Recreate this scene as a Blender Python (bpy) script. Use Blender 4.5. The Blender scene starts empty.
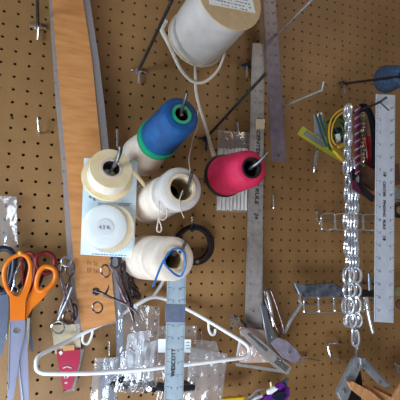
import bpy, bmesh, math, random
from mathutils import Vector, Matrix
random.seed(7)
S = 0.0254                       # one board inch in metres
ZTOP = 1.9                       # height of the board's reference hole row above the ground
sc = bpy.context.scene
C = sc.collection

# ------------------------------------------------------------------ camera
F_PX = 405.3241
RX = Vector((0.9354666421593891, -0.03323061419276043, -0.3518492399983399))
RY = Vector((0.056347201081766406, 0.9968584203972637, 0.0556622189040575))
RZ = Vector((0.34889418788120913, -0.07189586888997268, 0.9344002513373311))
CAM = Vector((4.0297090788914485, 16.241691064424327, -33.65311949738866))   # board inches: right, down, into the board

def bw(v):                       # board inches (right, down, into board) -> world direction, metres
    return Vector((v[0] * S, v[2] * S, -v[1] * S))
def bd(v):
    return Vector((v[0], v[2], -v[1]))
def wp(x, y, h):                 # board inches (right, down, out of the board) -> world point
    return bw((x, y, -h)) + Vector((0, 0, ZTOP))
def at(u, v, h=0.0):             # where the sight line through photo position (u, v) meets the plane h inches off the board
    d = RX * ((u - 200) / F_PX) + RY * ((v - 200) / F_PX) + RZ
    t = (-h - CAM[2]) / d[2]
    p = CAM + d * t
    return wp(p[0], p[1], h)
def px(u, v, h=0.0):             # metres covered by one photo pixel there
    return ((at(u, v + 1, h) - at(u, v - 1, h)).length) / 2

cd = bpy.data.cameras.new('camera'); cam = bpy.data.objects.new('camera', cd); C.objects.link(cam)
m3 = Matrix((bd(RX), -bd(RY), -bd(RZ))).transposed()
cam.matrix_world = Matrix.Translation(wp(CAM[0], CAM[1], -CAM[2])) @ m3.to_4x4()
cd.sensor_fit = 'HORIZONTAL'; cd.sensor_width = 36; cd.lens = F_PX / 400 * 36; cd.clip_start = 0.02
sc.camera = cam
sc.view_settings.view_transform = 'Standard'; sc.view_settings.look = 'None'
sc.view_settings.gamma = 1; sc.view_settings.use_curve_mapping = False
sc.view_settings.exposure = 0.05

# ------------------------------------------------------------------ world and room light
w = bpy.data.worlds.new('world'); sc.world = w; w.use_nodes = True
nt = w.node_tree; nt.nodes.clear()
out = nt.nodes.new('ShaderNodeOutputWorld'); bg = nt.nodes.new('ShaderNodeBackground')
tc = nt.nodes.new('ShaderNodeTexCoord'); nz = nt.nodes.new('ShaderNodeTexNoise'); cr = nt.nodes.new('ShaderNodeValToRGB')
nz.inputs['Scale'].default_value = 1.6; nz.inputs['Detail'].default_value = 2
cr.color_ramp.elements[0].position = 0.35; cr.color_ramp.elements[0].color = (0.16, 0.14, 0.12, 1)
cr.color_ramp.elements[1].position = 0.68; cr.color_ramp.elements[1].color = (0.66, 0.61, 0.58, 1)
bg.inputs['Strength'].default_value = 0.38
nt.links.new(tc.outputs['Generated'], nz.inputs['Vector']); nt.links.new(nz.outputs['Fac'], cr.inputs['Fac'])
nt.links.new(cr.outputs['Color'], bg.inputs['Color']); nt.links.new(bg.outputs['Background'], out.inputs['Surface'])

def area(name, loc, target, size, sizey, power, col, spread=180):
    l = bpy.data.lights.new(name, 'AREA'); l.shape = 'RECTANGLE'; l.size = size; l.size_y = sizey
    l.energy = power; l.color = col; l.spread = math.radians(spread)
    o = bpy.data.objects.new(name, l); C.objects.link(o); o.location = loc
    o.rotation_euler = (Vector(target) - Vector(loc)).to_track_quat('-Z', 'Y').to_euler()
    return o
area('window_daylight', (-1.05, -0.80, 1.30), (0.25, 0, 1.30), 0.5, 0.5, 10.0, (0.68, 0.86, 1.0), 120)
area('low_window_daylight', (-0.15, -0.95, 0.42), (0.30, 0, 1.15), 0.9, 0.6, 7.0, (0.80, 0.90, 1.0), 105)
area('ceiling_lamp', (1.35, -1.25, 2.9), (0.5, 0, 1.3), 0.45, 0.45, 3.6, (1.0, 0.84, 0.66))

# ------------------------------------------------------------------ materials
def lin(c):
    return tuple(((x / 255) / 12.92 if x <= 10 else (((x / 255) + 0.055) / 1.055) ** 2.4) for x in c)
def mat(name, col, rough=0.5, metal=0.0, col2=None, nscale=60, bump=0.0, bscale=200, stretch=None, spec=0.5,
        coat=0.0, wave=None, sss=0.0, alpha=None):
    m = bpy.data.materials.new(name); m.use_nodes = True; t = m.node_tree; b = t.nodes['Principled BSDF']
    b.inputs['Roughness'].default_value = rough; b.inputs['Metallic'].default_value = metal
    b.inputs['Specular IOR Level'].default_value = spec; b.inputs['Coat Weight'].default_value = coat
    c1 = lin(col); c2 = lin(col2) if col2 else tuple(x * 0.86 for x in c1)
    tcn = t.nodes.new('ShaderNodeTexCoord'); mp = t.nodes.new('ShaderNodeMapping')
    t.links.new(tcn.outputs['Object'], mp.inputs['Vector'])
    if stretch: mp.inputs['Scale'].default_value = stretch
    n = t.nodes.new('ShaderNodeTexNoise'); n.inputs['Scale'].default_value = nscale; n.inputs['Detail'].default_value = 5
    t.links.new(mp.outputs['Vector'], n.inputs['Vector'])
    r = t.nodes.new('ShaderNodeValToRGB')
    r.color_ramp.elements[0].position = 0.32; r.color_ramp.elements[1].position = 0.68
    r.color_ramp.elements[0].color = c2 + (1,); r.color_ramp.elements[1].color = c1 + (1,)
    t.links.new(n.outputs['Fac'], r.inputs['Fac']); t.links.new(r.outputs['Color'], b.inputs['Base Color'])
    if wave:
        wv = t.nodes.new('ShaderNodeTexWave'); wv.wave_type = 'BANDS'; wv.bands_direction = 'Z'
        wv.inputs['Scale'].default_value = wave; wv.inputs['Distortion'].default_value = 1.2; wv.inputs['Detail'].default_value = 2
        wv.inputs['Detail Scale'].default_value = 30
        t.links.new(tcn.outputs['Object'], wv.inputs['Vector'])
        bp = t.nodes.new('ShaderNodeBump'); bp.inputs['Strength'].default_value = bump or 0.4; bp.inputs['Distance'].default_value = 0.0006
        t.links.new(wv.outputs['Fac'], bp.inputs['Height']); t.links.new(bp.outputs['Normal'], b.inputs['Normal'])
    elif bump:
        n2 = t.nodes.new('ShaderNodeTexNoise'); n2.inputs['Scale'].default_value = bscale; n2.inputs['Detail'].default_value = 4
        t.links.new(mp.outputs['Vector'], n2.inputs['Vector'])
        bp = t.nodes.new('ShaderNodeBump'); bp.inputs['Strength'].default_value = bump; bp.inputs['Distance'].default_value = 0.001
        t.links.new(n2.outputs['Fac'], bp.inputs['Height']); t.links.new(bp.outputs['Normal'], b.inputs['Normal'])
    if alpha is not None: b.inputs['Alpha'].default_value = alpha
    return m
def film(name, tint=(1, 1, 1), body=(225, 228, 235), solid=0.12, gloss=0.22, rough=0.08, bump=0.6, bscale=60):
    """clear plastic: mostly see-through, a little milky, with sharp reflections on its creases"""
    m = bpy.data.materials.new(name); m.use_nodes = True; t = m.node_tree; t.nodes.clear()
    o = t.nodes.new('ShaderNodeOutputMaterial'); tr = t.nodes.new('ShaderNodeBsdfTransparent'); gl = t.nodes.new('ShaderNodeBsdfGlossy')
    df = t.nodes.new('ShaderNodeBsdfDiffuse'); a = t.nodes.new('ShaderNodeMixShader'); b = t.nodes.new('ShaderNodeMixShader')
    tr.inputs['Color'].default_value = tint + (1,); df.inputs['Color'].default_value = lin(body) + (1,)
    gl.inputs['Roughness'].default_value = rough; gl.inputs['Color'].default_value = (1, 1, 1, 1)
    tcn = t.nodes.new('ShaderNodeTexCoord'); n = t.nodes.new('ShaderNodeTexNoise'); n.inputs['Scale'].default_value = bscale
    n.inputs['Detail'].default_value = 3; n.inputs['Distortion'].default_value = 1.5
    mp = t.nodes.new('ShaderNodeMapping'); mp.inputs['Scale'].default_value = (1.0, 1.0, 0.35)
    t.links.new(tcn.outputs['Object'], mp.inputs['Vector']); t.links.new(mp.outputs['Vector'], n.inputs['Vector'])
    bp = t.nodes.new('ShaderNodeBump'); bp.inputs['Strength'].default_value = bump; bp.inputs['Distance'].default_value = 0.008
    t.links.new(n.outputs['Fac'], bp.inputs['Height']); t.links.new(bp.outputs['Normal'], gl.inputs['Normal'])
    lw = t.nodes.new('ShaderNodeLayerWeight'); lw.inputs['Blend'].default_value = 0.3
    t.links.new(bp.outputs['Normal'], lw.inputs['Normal'])
    ma = t.nodes.new('ShaderNodeMath'); ma.operation = 'MULTIPLY_ADD'; ma.inputs[1].default_value = 0.32; ma.inputs[2].default_value = gloss
    ma.use_clamp = True
    t.links.new(lw.outputs['Facing'], ma.inputs[0])
    a.inputs['Fac'].default_value = solid
    t.links.new(tr.outputs[0], a.inputs[1]); t.links.new(df.outputs[0], a.inputs[2])
    t.links.new(ma.outputs[0], b.inputs['Fac']); t.links.new(a.outputs[0], b.inputs[1]); t.links.new(gl.outputs[0], b.inputs[2])
    t.links.new(b.outputs[0], o.inputs['Surface'])
    return m

def board_material():
    m = bpy.data.materials.new('tempered_hardboard'); m.use_nodes = True; t = m.node_tree; b = t.nodes['Principled BSDF']
    tcn = t.nodes.new('ShaderNodeTexCoord')
    def noise(scale, det, p0, c0, p1, c1):
        n = t.nodes.new('ShaderNodeTexNoise'); n.inputs['Scale'].default_value = scale; n.inputs['Detail'].default_value = det
        r = t.nodes.new('ShaderNodeValToRGB'); r.color_ramp.elements[0].position = p0; r.color_ramp.elements[1].position = p1
        r.color_ramp.elements[0].color = c0 + (1,); r.color_ramp.elements[1].color = c1 + (1,)
        t.links.new(tcn.outputs['Object'], n.inputs['Vector']); t.links.new(n.outputs['Fac'], r.inputs['Fac']); return r
    big = noise(3.2, 3, 0.35, lin((144, 105, 63)), 0.68, lin((160, 119, 74)))
    fine = noise(420, 6, 0.3, (0.80, 0.79, 0.77), 0.7, (1.08, 1.08, 1.08))
    mid = noise(26, 4, 0.3, (0.93, 0.92, 0.90), 0.6, (1.02, 1.02, 1.02))
    x = t.nodes.new('ShaderNodeMix'); x.data_type = 'RGBA'; x.blend_type = 'MULTIPLY'; x.inputs[0].default_value = 1
    y = t.nodes.new('ShaderNodeMix'); y.data_type = 'RGBA'; y.blend_type = 'MULTIPLY'; y.inputs[0].default_value = 1
    t.links.new(big.outputs[0], x.inputs[6]); t.links.new(fine.outputs[0], x.inputs[7])
    t.links.new(x.outputs[2], y.inputs[6]); t.links.new(mid.outputs[0], y.inputs[7])
    t.links.new(y.outputs[2], b.inputs['Base Color'])
    b.inputs['Roughness'].default_value = 0.5; b.inputs['Specular IOR Level'].default_value = 0.5
    n2 = t.nodes.new('ShaderNodeTexNoise'); n2.inputs['Scale'].default_value = 500
    bp = t.nodes.new('ShaderNodeBump'); bp.inputs['Strength'].default_value = 0.25; bp.inputs['Distance'].default_value = 0.0005
    t.links.new(tcn.outputs['Object'], n2.inputs['Vector']); t.links.new(n2.outputs['Fac'], bp.inputs['Height'])
    t.links.new(bp.outputs['Normal'], b.inputs['Normal'])
    return m

M = dict(
    lilacplate=mat('lilac_tinged_steel', (176, 166, 182), 0.35, 0.4, (140, 130, 150), 60),
    palerod=mat('pale_zinc_rod', (184, 182, 180), 0.45, 0.3, (150, 148, 148), 120),
    link=mat('polished_links', (244, 244, 246), 0.2, 0.78, (206, 206, 216), 60),
    board=board_material(),
    floor=mat('concrete_floor', (120, 114, 106), 0.8, 0, (100, 95, 88), 6),
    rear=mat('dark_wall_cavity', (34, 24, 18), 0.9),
    rod=mat('zinc_rod', (130, 130, 132), 0.38, 0.9, (88, 88, 92), 120),
    darkrod=mat('dark_zinc_rod', (84, 82, 86), 0.42, 0.75, (52, 50, 56), 120),
    chrome=mat('chrome', (240, 240, 242), 0.17, 0.93, (214, 214, 220), 90),
    steel=mat('brushed_steel', (178, 182, 192), 0.33, 0.85, (140, 144, 156), 60, stretch=(1, 1, 0.2)),
    dsteel=mat('dark_forged_steel', (96, 84, 88), 0.34, 0.8, (50, 42, 46), 160),
    stain=mat('tarnished_steel', (150, 132, 134), 0.26, 0.9, (96, 78, 80), 130),
    alu=mat('satin_aluminium', (212, 216, 228), 0.42, 0.1, (196, 200, 216), 40),
    alu_dull=mat('dull_aluminium', (172, 164, 160), 0.45, 0.25, (152, 142, 138), 60),
    alu_cyan=mat('pale_blue_steel', (188, 202, 212), 0.40, 0.2, (166, 182, 196), 50),
    lav=mat('lavender_acrylic', (132, 118, 126), 0.3, 0.0, (112, 98, 106), 50, alpha=0.78),
    ink=mat('black_ink', (30, 30, 38), 0.6), blueink=mat('blue_ink', (112, 130, 168), 0.6), greyink=mat('grey_ink', (118, 122, 138), 0.6),
    purpleink=mat('purple_ink', (110, 92, 132), 0.6), redink=mat('red_ink', (160, 78, 92), 0.6),
    tape=mat('grey_tape', (110, 118, 140), 0.55, 0, (92, 100, 122), 90),
    wood=mat('maple_board', (210, 146, 88), 0.55, 0, (188, 122, 66), 18, stretch=(1.0, 1.0, 6.0), bump=0.15, bscale=60),
    woodmark=mat('brown_stamp_ink', (136, 92, 60), 0.7),
    acryl=film('clear_acrylic_edge', (0.86, 0.86, 0.90), (206, 200, 204), 0.24, 0.05, 0.12, 0.05),
    bag=film('clear_polybag', (0.99, 0.99, 1.0), (232, 234, 242), 0.07, 0.07, 0.10, 0.9, 38),
    bag_milky=film('milky_polybag', (0.98, 0.98, 0.99), (228, 228, 234), 0.14, 0.09, 0.14, 0.7, 30),
    crumple=film('crumpled_film', (0.98, 0.98, 1.0), (238, 240, 246), 0.34, 0.14, 0.16, 0.9, 90),
    bag_pink=film('pink_tinged_polybag', (0.98, 0.92, 0.90), (236, 210, 200), 0.5, 0.13, 0.10, 0.7, 70),
    white=mat('white_plastic', (238, 236, 238), 0.35, 0, (228, 226, 230), 30),
    tapewhite=mat('white_braid', (222, 208, 196), 0.75, 0, (204, 188, 174), 220, bump=0.3, bscale=500),
    thread_w=mat('cream_thread', (238, 222, 206), 0.75, 0, (222, 204, 188), 40, wave=260, bump=0.35),
    thread_w2=mat('white_thread', (214, 204, 198), 0.72, 0, (198, 188, 184), 30, wave=200, bump=0.35),
    thread_b=mat('royal_blue_thread', (8, 92, 158), 0.5, 0, (4, 66, 124), 50, wave=300, bump=0.6),
    thread_r=mat('magenta_red_thread', (226, 40, 88), 0.6, 0, (200, 24, 70), 40, wave=300, bump=0.5),
    thread_g=mat('slate_blue_yarn', (78, 104, 136), 0.8, 0, (48, 68, 98), 160, bump=0.9, bscale=300),
    green=mat('green_plastic', (8, 168, 118), 0.32, 0, (6, 146, 104), 20),
    blackp=mat('black_plastic', (24, 22, 28), 0.35), bore_shade=mat('bore_shade_lining', (60, 42, 36), 0.9),  # second colour: painted shade for the inside of hollow cores
    cardtan=mat('tan_cardboard', (212, 182, 142), 0.8, 0, (202, 170, 128), 90),
    card_in=mat('cream_cardboard', (226, 206, 176), 0.85, 0, (204, 178, 146), 60),
    cream=mat('cream_tape', (242, 220, 180), 0.6, 0, (232, 204, 158), 60),
    cream2=mat('pale_tape_side', (238, 232, 228), 0.6, 0, (228, 214, 198), 60),
    pinkcore=mat('pink_card_core', (226, 196, 184), 0.8),
    label=mat('white_label', (244, 246, 246), 0.5, 0, (238, 240, 242), 30),
    cardblue=mat('pale_blue_card', (226, 238, 246), 0.45, 0, (206, 226, 240), 14),
    blister=film('blister_plastic', (1.0, 1.0, 1.0), (240, 244, 248), 0.05, 0.02, 0.08, 0.15, 30),
    cord_blue=mat('blue_cord', (36, 118, 196), 0.45, 0, (28, 96, 170), 200, bump=0.5, bscale=600),
    navy=mat('navy_plastic', (22, 30, 54), 0.4), coil=mat('dark_coiled_wire', (64, 50, 50), 0.5, 0.3, (34, 26, 28), 150),
    orange=mat('orange_plastic', (226, 120, 24), 0.32, 0, (216, 106, 14), 20),
    redp=mat('dark_red_plastic', (136, 30, 34), 0.35), red=mat('glossy_red', (168, 20, 26), 0.22, 0, (120, 12, 18), 60),
    blade=mat('blade_steel', (140, 142, 164), 0.42, 0.45, (118, 120, 144), 30, stretch=(1, 1, .2)),
    bladeblue=mat('blue_steel', (108, 116, 138), 0.4, 0.5),
    magenta=mat('crimson_package', (188, 22, 70), 0.4, 0, (170, 16, 60), 30),
    kraft=mat('kraft_card', (226, 212, 188), 0.7, 0, (206, 184, 148), 40),
    orangelabel=mat('orange_label', (228, 168, 110), 0.6), greycard=mat('grey_blue_card', (120, 128, 148), 0.6, 0, (98, 106, 128), 40),
    yellow=mat('yellow_plastic', (226, 176, 40), 0.4), yellowgreen=mat('yellow_green_tag', (176, 172, 50), 0.5),
    greytag=mat('grey_tag_print', (126, 126, 126), 0.6), teal=mat('dark_teal_wire', (24, 70, 64), 0.4),
    greenw=mat('leaf_green_wire', (60, 120, 40), 0.4), blackstrap=mat('black_webbing', (20, 20, 30), 0.9, spec=.15, col2=(12, 12, 20), nscale=300, bump=.5, bscale=600),
    leather=mat('brown_leather', (112, 72, 52), 0.5, 0, (84, 52, 40), 80), tan=mat('tan_wood', (214, 156, 108), 0.5, 0, (192, 130, 84), 60, stretch=(3, 1, 1)),
    orangebr=mat('orange_leather', (192, 98, 54), 0.4), purple=mat('purple_plastic', (104, 36, 142), 0.35), olive=mat('olive_brass', (150, 140, 96), 0.4, 0.5),
    cordpink=mat('pink_cord', (176, 128, 148), 0.7, 0, (140, 96, 116), 200), cordwine=mat('wine_cord', (92, 26, 54), 0.7),
    cast=mat('grey_cast_metal', (166, 168, 172), 0.42, 0.4, (140, 142, 148), 80, bump=.15), bluemetal=mat('blue_grey_steel', (140, 146, 158), 0.34, 0.6, (70, 76, 90), 70),
    white_stick=mat('white_paper_stick', (228, 222, 218), 0.6, 0, (214, 206, 202), 60),
    screw=mat('rusty_screw', (74, 48, 34), 0.6, .3), scuff=mat('dark_scuff', (66, 42, 26), 0.8),
)

# ------------------------------------------------------------------ building blocks
LOC = {}
def mesh(name, verts, faces, m, parent=None, smooth=True, loc=None):
    """verts in world metres; origin goes to the parent's base point or to loc"""
    base = LOC[parent.name] if parent else (loc if loc is not None else sum((Vector(v) for v in verts), Vector()) / len(verts))
    me = bpy.data.meshes.new(name); me.from_pydata([tuple(Vector(v) - base) for v in verts], [], faces); me.update()
    bm = bmesh.new(); bm.from_mesh(me); bmesh.ops.recalc_face_normals(bm, faces=bm.faces); bm.to_mesh(me); bm.free()
    if smooth:
        for p in me.polygons: p.use_smooth = True
        me.set_sharp_from_angle(angle=math.radians(38))
    me.materials.append(M[m])
    o = bpy.data.objects.new(name, me); C.objects.link(o)
    if parent: o.parent = parent
    else: o.location = base
    LOC[o.name] = base
    return o
def tag(o, label, cat, group=None):
    o['label'] = label; o['category'] = cat
    if group: o['group'] = group
    return o
def thing(name, label, cat, loc, group=None):
    o = bpy.data.objects.new(name, None); C.objects.link(o); o.location = loc; o.empty_display_size = 0.02
    LOC[o.name] = Vector(loc); return tag(o, label, cat, group)
def struct(o): o['kind'] = 'structure'; return o

def smooth_path(pts, n=6, closed=False):
    P = [Vector(p) for p in pts]; L = len(P); outp = []
    for i in range(L if closed else L - 1):
        if closed: a, b, c, d = P[(i - 1) % L], P[i], P[(i + 1) % L], P[(i + 2) % L]
        else: a, b, c, d = P[max(i - 1, 0)], P[i], P[i + 1], P[min(i + 2, L - 1)]
        for k in range(n):
            t = k / n; t2 = t * t; t3 = t2 * t
            outp.append(0.5 * ((2 * b) + (c - a) * t + (2 * a - 5 * b + 4 * c - d) * t2 + (3 * b - a - 3 * c + d) * t3))
    if not closed: outp.append(P[-1])
    return outp
def tube_geo(path, r, seg=8, closed=False, flat=None):
    """r: radius or list; flat=(in-plane factor, depth factor) keeps an elliptical section squared to the board"""
    P = [Vector(p) for p in path]; n = len(P); R = r if isinstance(r, (list, tuple)) else [r] * n
    if len(R) != n: R = [R[min(int(i / max(n - 1, 1) * (len(R) - 1)), len(R) - 2)] * (1 - ((i / max(n - 1, 1) * (len(R) - 1)) % 1 if i < n - 1 else 1)) +
                         R[min(int(i / max(n - 1, 1) * (len(R) - 1)) + 1, len(R) - 1)] * ((i / max(n - 1, 1) * (len(R) - 1)) % 1 if i < n - 1 else 1) for i in range(n)]
    V = []; Fc = []; ref = None
    for i in range(n):
        if closed: t = P[(i + 1) % n] - P[i - 1]
        else: t = P[min(i + 1, n - 1)] - P[max(i - 1, 0)]
        if t.length < 1e-9: t = Vector((0, 0, 1))
        t.normalize()
        if flat:
            b = Vector((0, 1, 0)); a = t.cross(b)
            if a.length < 1e-4: a = Vector((1, 0, 0))
            a.normalize(); fa, fb = flat
        else:
            if ref is None: ref = t.orthogonal().normalized()
            a = (ref - t * ref.dot(t))
            if a.length < 1e-6: a = t.orthogonal()
            a.normalize(); ref = a; b = t.cross(a); fa = fb = 1
        for k in range(seg):
            q = 2 * math.pi * k / seg
            V.append(P[i] + a * (math.cos(q) * R[i] * fa) + b * (math.sin(q) * R[i] * fb))
    for i in range(n if closed else n - 1):
        for k in range(seg):
            j = (i + 1) % n
            Fc.append((i * seg + k, i * seg + (k + 1) % seg, j * seg + (k + 1) % seg, j * seg + k))
    if not closed:
        Fc.append(tuple(range(seg))[::-1]); Fc.append(tuple((n - 1) * seg + k for k in range(seg)))
    return V, Fc
def merge(*gs):
    V = []; Fc = []
    for v, f in gs:
        o = len(V); V += list(v); Fc += [tuple(i + o for i in q) for q in f]
    return V, Fc
def tube(name, path, r, m, parent=None, seg=8, closed=False, sm=0, flat=None):
    if sm: path = smooth_path(path, sm, closed)
    v, f = tube_geo(path, r, seg, closed, flat); return mesh(name, v, f, m, parent)
def ptube(name, pts, h, rpx, m, parent=None, seg=8, closed=False, sm=5, flat=None):
    """tube through photo positions; pts (u,v) or (u,v,h); radius in pixels at that depth"""
    W = [at(p[0], p[1], p[2] if len(p) > 2 else h) for p in pts]
    u, v = pts[0][0], pts[0][1]; k = px(u, v, pts[0][2] if len(pts[0]) > 2 else h)
    r = [x * k for x in rpx] if isinstance(rpx, (list, tuple)) else rpx * k
    return tube(name, W, r, m, parent, seg, closed, sm, flat)
def slab_geo(P, depth, bev=0.0):
    """P: outline points on the front plane (world); extruded into +Y"""
    n = len(P); c = sum((Vector(p) for p in P), Vector()) / n; Y = Vector((0, 1, 0)); V = []; Fc = []
    if bev:
        rings = [([p + (c - p).normalized() * bev for p in P], 0), (P, bev * 0.8), (P, depth - bev * 0.8), ([p + (c - p).normalized() * bev for p in P], depth)]
    else: rings = [(P, 0), (P, depth)]
    for R_, d in rings: V += [Vector(p) + Y * d for p in R_]
    for r_ in range(len(rings) - 1):
        for i in range(n): Fc.append((r_ * n + i, r_ * n + (i + 1) % n, (r_ + 1) * n + (i + 1) % n, (r_ + 1) * n + i))
    Fc.append(tuple(range(n))); Fc.append(tuple((len(rings) - 1) * n + i for i in range(n))[::-1])
    return V, Fc
def slab(name, pts, h, th, m, parent=None, bev=0.0, smooth=False):
    """flat piece parallel to the board: photo outline, front face h inches out, th inches thick"""
    P = [at(u, v, h) for u, v in pts]
    V, Fc = slab_geo(P, th * S, bev * S)
    return mesh(name, V, Fc, m, parent, smooth)
def bar_geo(A, B, wdt, th, n=Vector((0, -1, 0))):
    A, B = Vector(A), Vector(B); t = (B - A).normalized(); s = t.cross(n).normalized() * wdt / 2; q = s.cross(t).normalized() * th / 2
    V = [A - s - q, A + s - q, A + s + q, A - s + q, B - s - q, B + s - q, B + s + q, B - s + q]
    return V, [(0, 1, 2, 3), (7, 6, 5, 4), (0, 4, 5, 1), (1, 5, 6, 2), (2, 6, 7, 3), (3, 7, 4, 0)]
def lathe_geo(prof, A, D, seg=40):
    """prof: (radius, distance along) metres around the axis from A in direction D"""
    D = Vector(D).normalized(); a = D.orthogonal().normalized(); b = D.cross(a); V = []; Fc = []
    for r, z in prof:
        for k in range(seg):
            q = 2 * math.pi * k / seg; V.append(Vector(A) + D * z + a * (r * math.cos(q)) + b * (r * math.sin(q)))
    for i in range(len(prof) - 1):
        for k in range(seg): Fc.append((i * seg + k, i * seg + (k + 1) % seg, (i + 1) * seg + (k + 1) % seg, (i + 1) * seg + k))
    return V, Fc
def lathe(name, prof, A, D, m, parent, seg=40, closed=True):
    """the mesh keeps its own axis as local Z so that wound thread runs round it"""
    D = Vector(D).normalized(); prof = [(r * S, z * S) for r, z in prof]
    if closed: prof = prof + [prof[0]]
    V, Fc = lathe_geo(prof, (0, 0, 0), (0, 0, 1), seg)
    me = bpy.data.meshes.new(name); me.from_pydata([tuple(v) for v in V], [], Fc)
    bm = bmesh.new(); bm.from_mesh(me); bmesh.ops.remove_doubles(bm, verts=bm.verts, dist=1e-6)
    bmesh.ops.recalc_face_normals(bm, faces=bm.faces); bm.to_mesh(me); bm.free()
    for p in me.polygons: p.use_smooth = True
    me.set_sharp_from_angle(angle=math.radians(40)); me.materials.append(M[m])
    o = bpy.data.objects.new(name, me); C.objects.link(o); q = D.to_track_quat('Z', 'Y')
    o.rotation_mode = 'QUATERNION'; o.rotation_quaternion = q
    base = LOC[parent.name] if parent else Vector(); o.parent = parent; o.location = Vector(A) - base; LOC[o.name] = Vector(A)
    return o
def text(name, s, center, size, xd, yd, m, parent, lift=0.0003, narrow=1.0):
    cu = bpy.data.curves.new('t', 'FONT'); cu.body = s; cu.size = size; cu.align_x = 'CENTER'; cu.align_y = 'CENTER'; cu.extrude = 0.00008; cu.offset = size * 0.022
    to = bpy.data.objects.new('t', cu); C.objects.link(to); dg = bpy.context.evaluated_depsgraph_get()
    me = bpy.data.meshes.new_from_object(to.evaluated_get(dg)); vs = [v.co.copy() for v in me.vertices]; fs = [tuple(p.vertices) for p in me.polygons]
    bpy.data.objects.remove(to); bpy.data.curves.remove(cu); bpy.data.meshes.remove(me)
    nrm = Vector(xd).cross(Vector(yd)).normalized()
    V = [Vector(center) + Vector(xd) * v.x * narrow + Vector(yd) * v.y + nrm * (v.z + lift) for v in vs]
    return mesh(name, V, fs, m, parent, smooth=False)
def disc_geo(c, r, th, seg=20, n=Vector((0, -1, 0))):
    return lathe_geo([(0.00001, 0), (r, 0), (r, th), (0.00001, th)], c, n, seg)
def bag(name, quad, h, m, parent, puff=0.25, nx=10, ny=14, amp=0.06, sharp=1.0):
    """pillow of thin film through four photo corners (top left, top right, bottom right, bottom left)"""
    A, B, Cc, D = [at(u, v, h) for u, v in quad]; Y = Vector((0, 1, 0)); V = []; Fc = []; ph = [random.random() * 6.28 for _ in range(6)]
    for side in (-1, 1):
        for j in range(ny + 1):
            for i in range(nx + 1):
                s, t = i / nx, j / ny
                p = (A * (1 - s) + B * s) * (1 - t) + (D * (1 - s) + Cc * s) * t
                e = (math.sin(math.pi * s) * math.sin(math.pi * min(1, t * 1.0))) ** 0.6
                wv = math.sin(s * 9 + t * 3 + ph[0]) + 0.7 * math.sin(s * 17 - t * 6 + ph[1]) + 0.5 * math.sin(t * 13 + s * 5 + ph[2]) + random.uniform(-.4, .4)
                V.append(p + Y * S * (side * puff * e + amp * wv * e * (1 if side < 0 else .5)))
    N = (nx + 1) * (ny + 1)
    for sd in (0, 1):
        for j in range(ny):
            for i in range(nx):
                a = sd * N + j * (nx + 1) + i; q = (a, a + 1, a + nx + 2, a + nx + 1); Fc.append(q if sd == 0 else q[::-1])
    ed = [i for i in range(nx + 1)] + [j * (nx + 1) + nx for j in range(1, ny + 1)] + [ny * (nx + 1) + i for i in range(nx - 1, -1, -1)] + [j * (nx + 1) for j in range(ny - 1, 0, -1)]
    for k in range(len(ed)):
        a, b = ed[k], ed[(k + 1) % len(ed)]; Fc.append((a, b, b + N, a + N))
    return mesh(name, V, Fc, m, parent)
OUT = Vector((0, -1, 0)); UP = Vector((0, 0, 1)); RT = Vector((1, 0, 0))
def tilt(a): return Vector((0, -math.cos(math.radians(a)), math.sin(math.radians(a))))

# ------------------------------------------------------------------ the board
def pegboard():
    V = []; Fc = []; r = 0.12; n = 8; i0, i1, j0, j1 = -7, 47, -15, 39
    th = 0.22; sq = [(.5, 0), (.5, .5), (0, .5), (-.5, .5), (-.5, 0), (-.5, -.5), (0, -.5), (.5, -.5)]
    for i in range(i0, i1):
        for j in range(j0, j1):
            o = len(V)
            for a, b in sq: V.append(wp(i + a, j + b, 0))
            for k in range(8): V.append(wp(i + r * math.cos(k * math.pi / 4), j + r * math.sin(k * math.pi / 4), 0))
            for k in range(8): V.append(wp(i + r * math.cos(k * math.pi / 4), j + r * math.sin(k * math.pi / 4), -th))
            for k in range(8):
                l = (k + 1) % 8
                Fc.append((o + k, o + l, o + 8 + l, o + 8 + k)); Fc.append((o + 8 + k, o + 8 + l, o + 16 + l, o + 16 + k))
    me = bpy.data.meshes.new('wall_back'); base = wp(20, 12, 0)
    me.from_pydata([tuple(v - base) for v in V], [], Fc)
    bm = bmesh.new(); bm.from_mesh(me); bmesh.ops.remove_doubles(bm, verts=bm.verts, dist=1e-5)
    bmesh.ops.recalc_face_normals(bm, faces=bm.faces); bm.to_mesh(me); bm.free(); me.materials.append(M['board'])
    o = bpy.data.objects.new('wall_back', me); o.location = base; C.objects.link(o); struct(o)
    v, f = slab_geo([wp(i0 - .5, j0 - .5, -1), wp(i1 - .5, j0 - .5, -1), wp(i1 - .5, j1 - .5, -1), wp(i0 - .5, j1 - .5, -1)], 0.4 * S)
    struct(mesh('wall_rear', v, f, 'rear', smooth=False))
pegboard()
v = [(-1.2, -2.6, 0), (2.4, -2.6, 0), (2.4, .05, 0), (-1.2, .05, 0), (-1.2, -2.6, -.05), (2.4, -2.6, -.05), (2.4, .05, -.05), (-1.2, .05, -.05)]
struct(mesh('floor', v, [(0, 1, 2, 3), (7, 6, 5, 4), (0, 4, 5, 1), (1, 5, 6, 2), (2, 6, 7, 3), (3, 7, 4, 0)], 'floor', smooth=False))
sc_ = at(12, 118, 0.0)
v, f = lathe_geo([(0.0001, 0.0012), (0.002, 0.001), (0.0032, 0.0)], sc_, OUT, 14)
tag(mesh('screw', v, f, 'screw'), 'small rusty screw head driven into the pegboard near its left edge', 'screw')
v, f = lathe_geo([(0.0001, 0.001), (0.002, 0.001), (0.0028, 0.0)], at(343, 46, 0), OUT, 14)
tag(mesh('screw', v, f, 'screw'), 'dark screw head in the bare upper right stretch of pegboard', 'screw')

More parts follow.
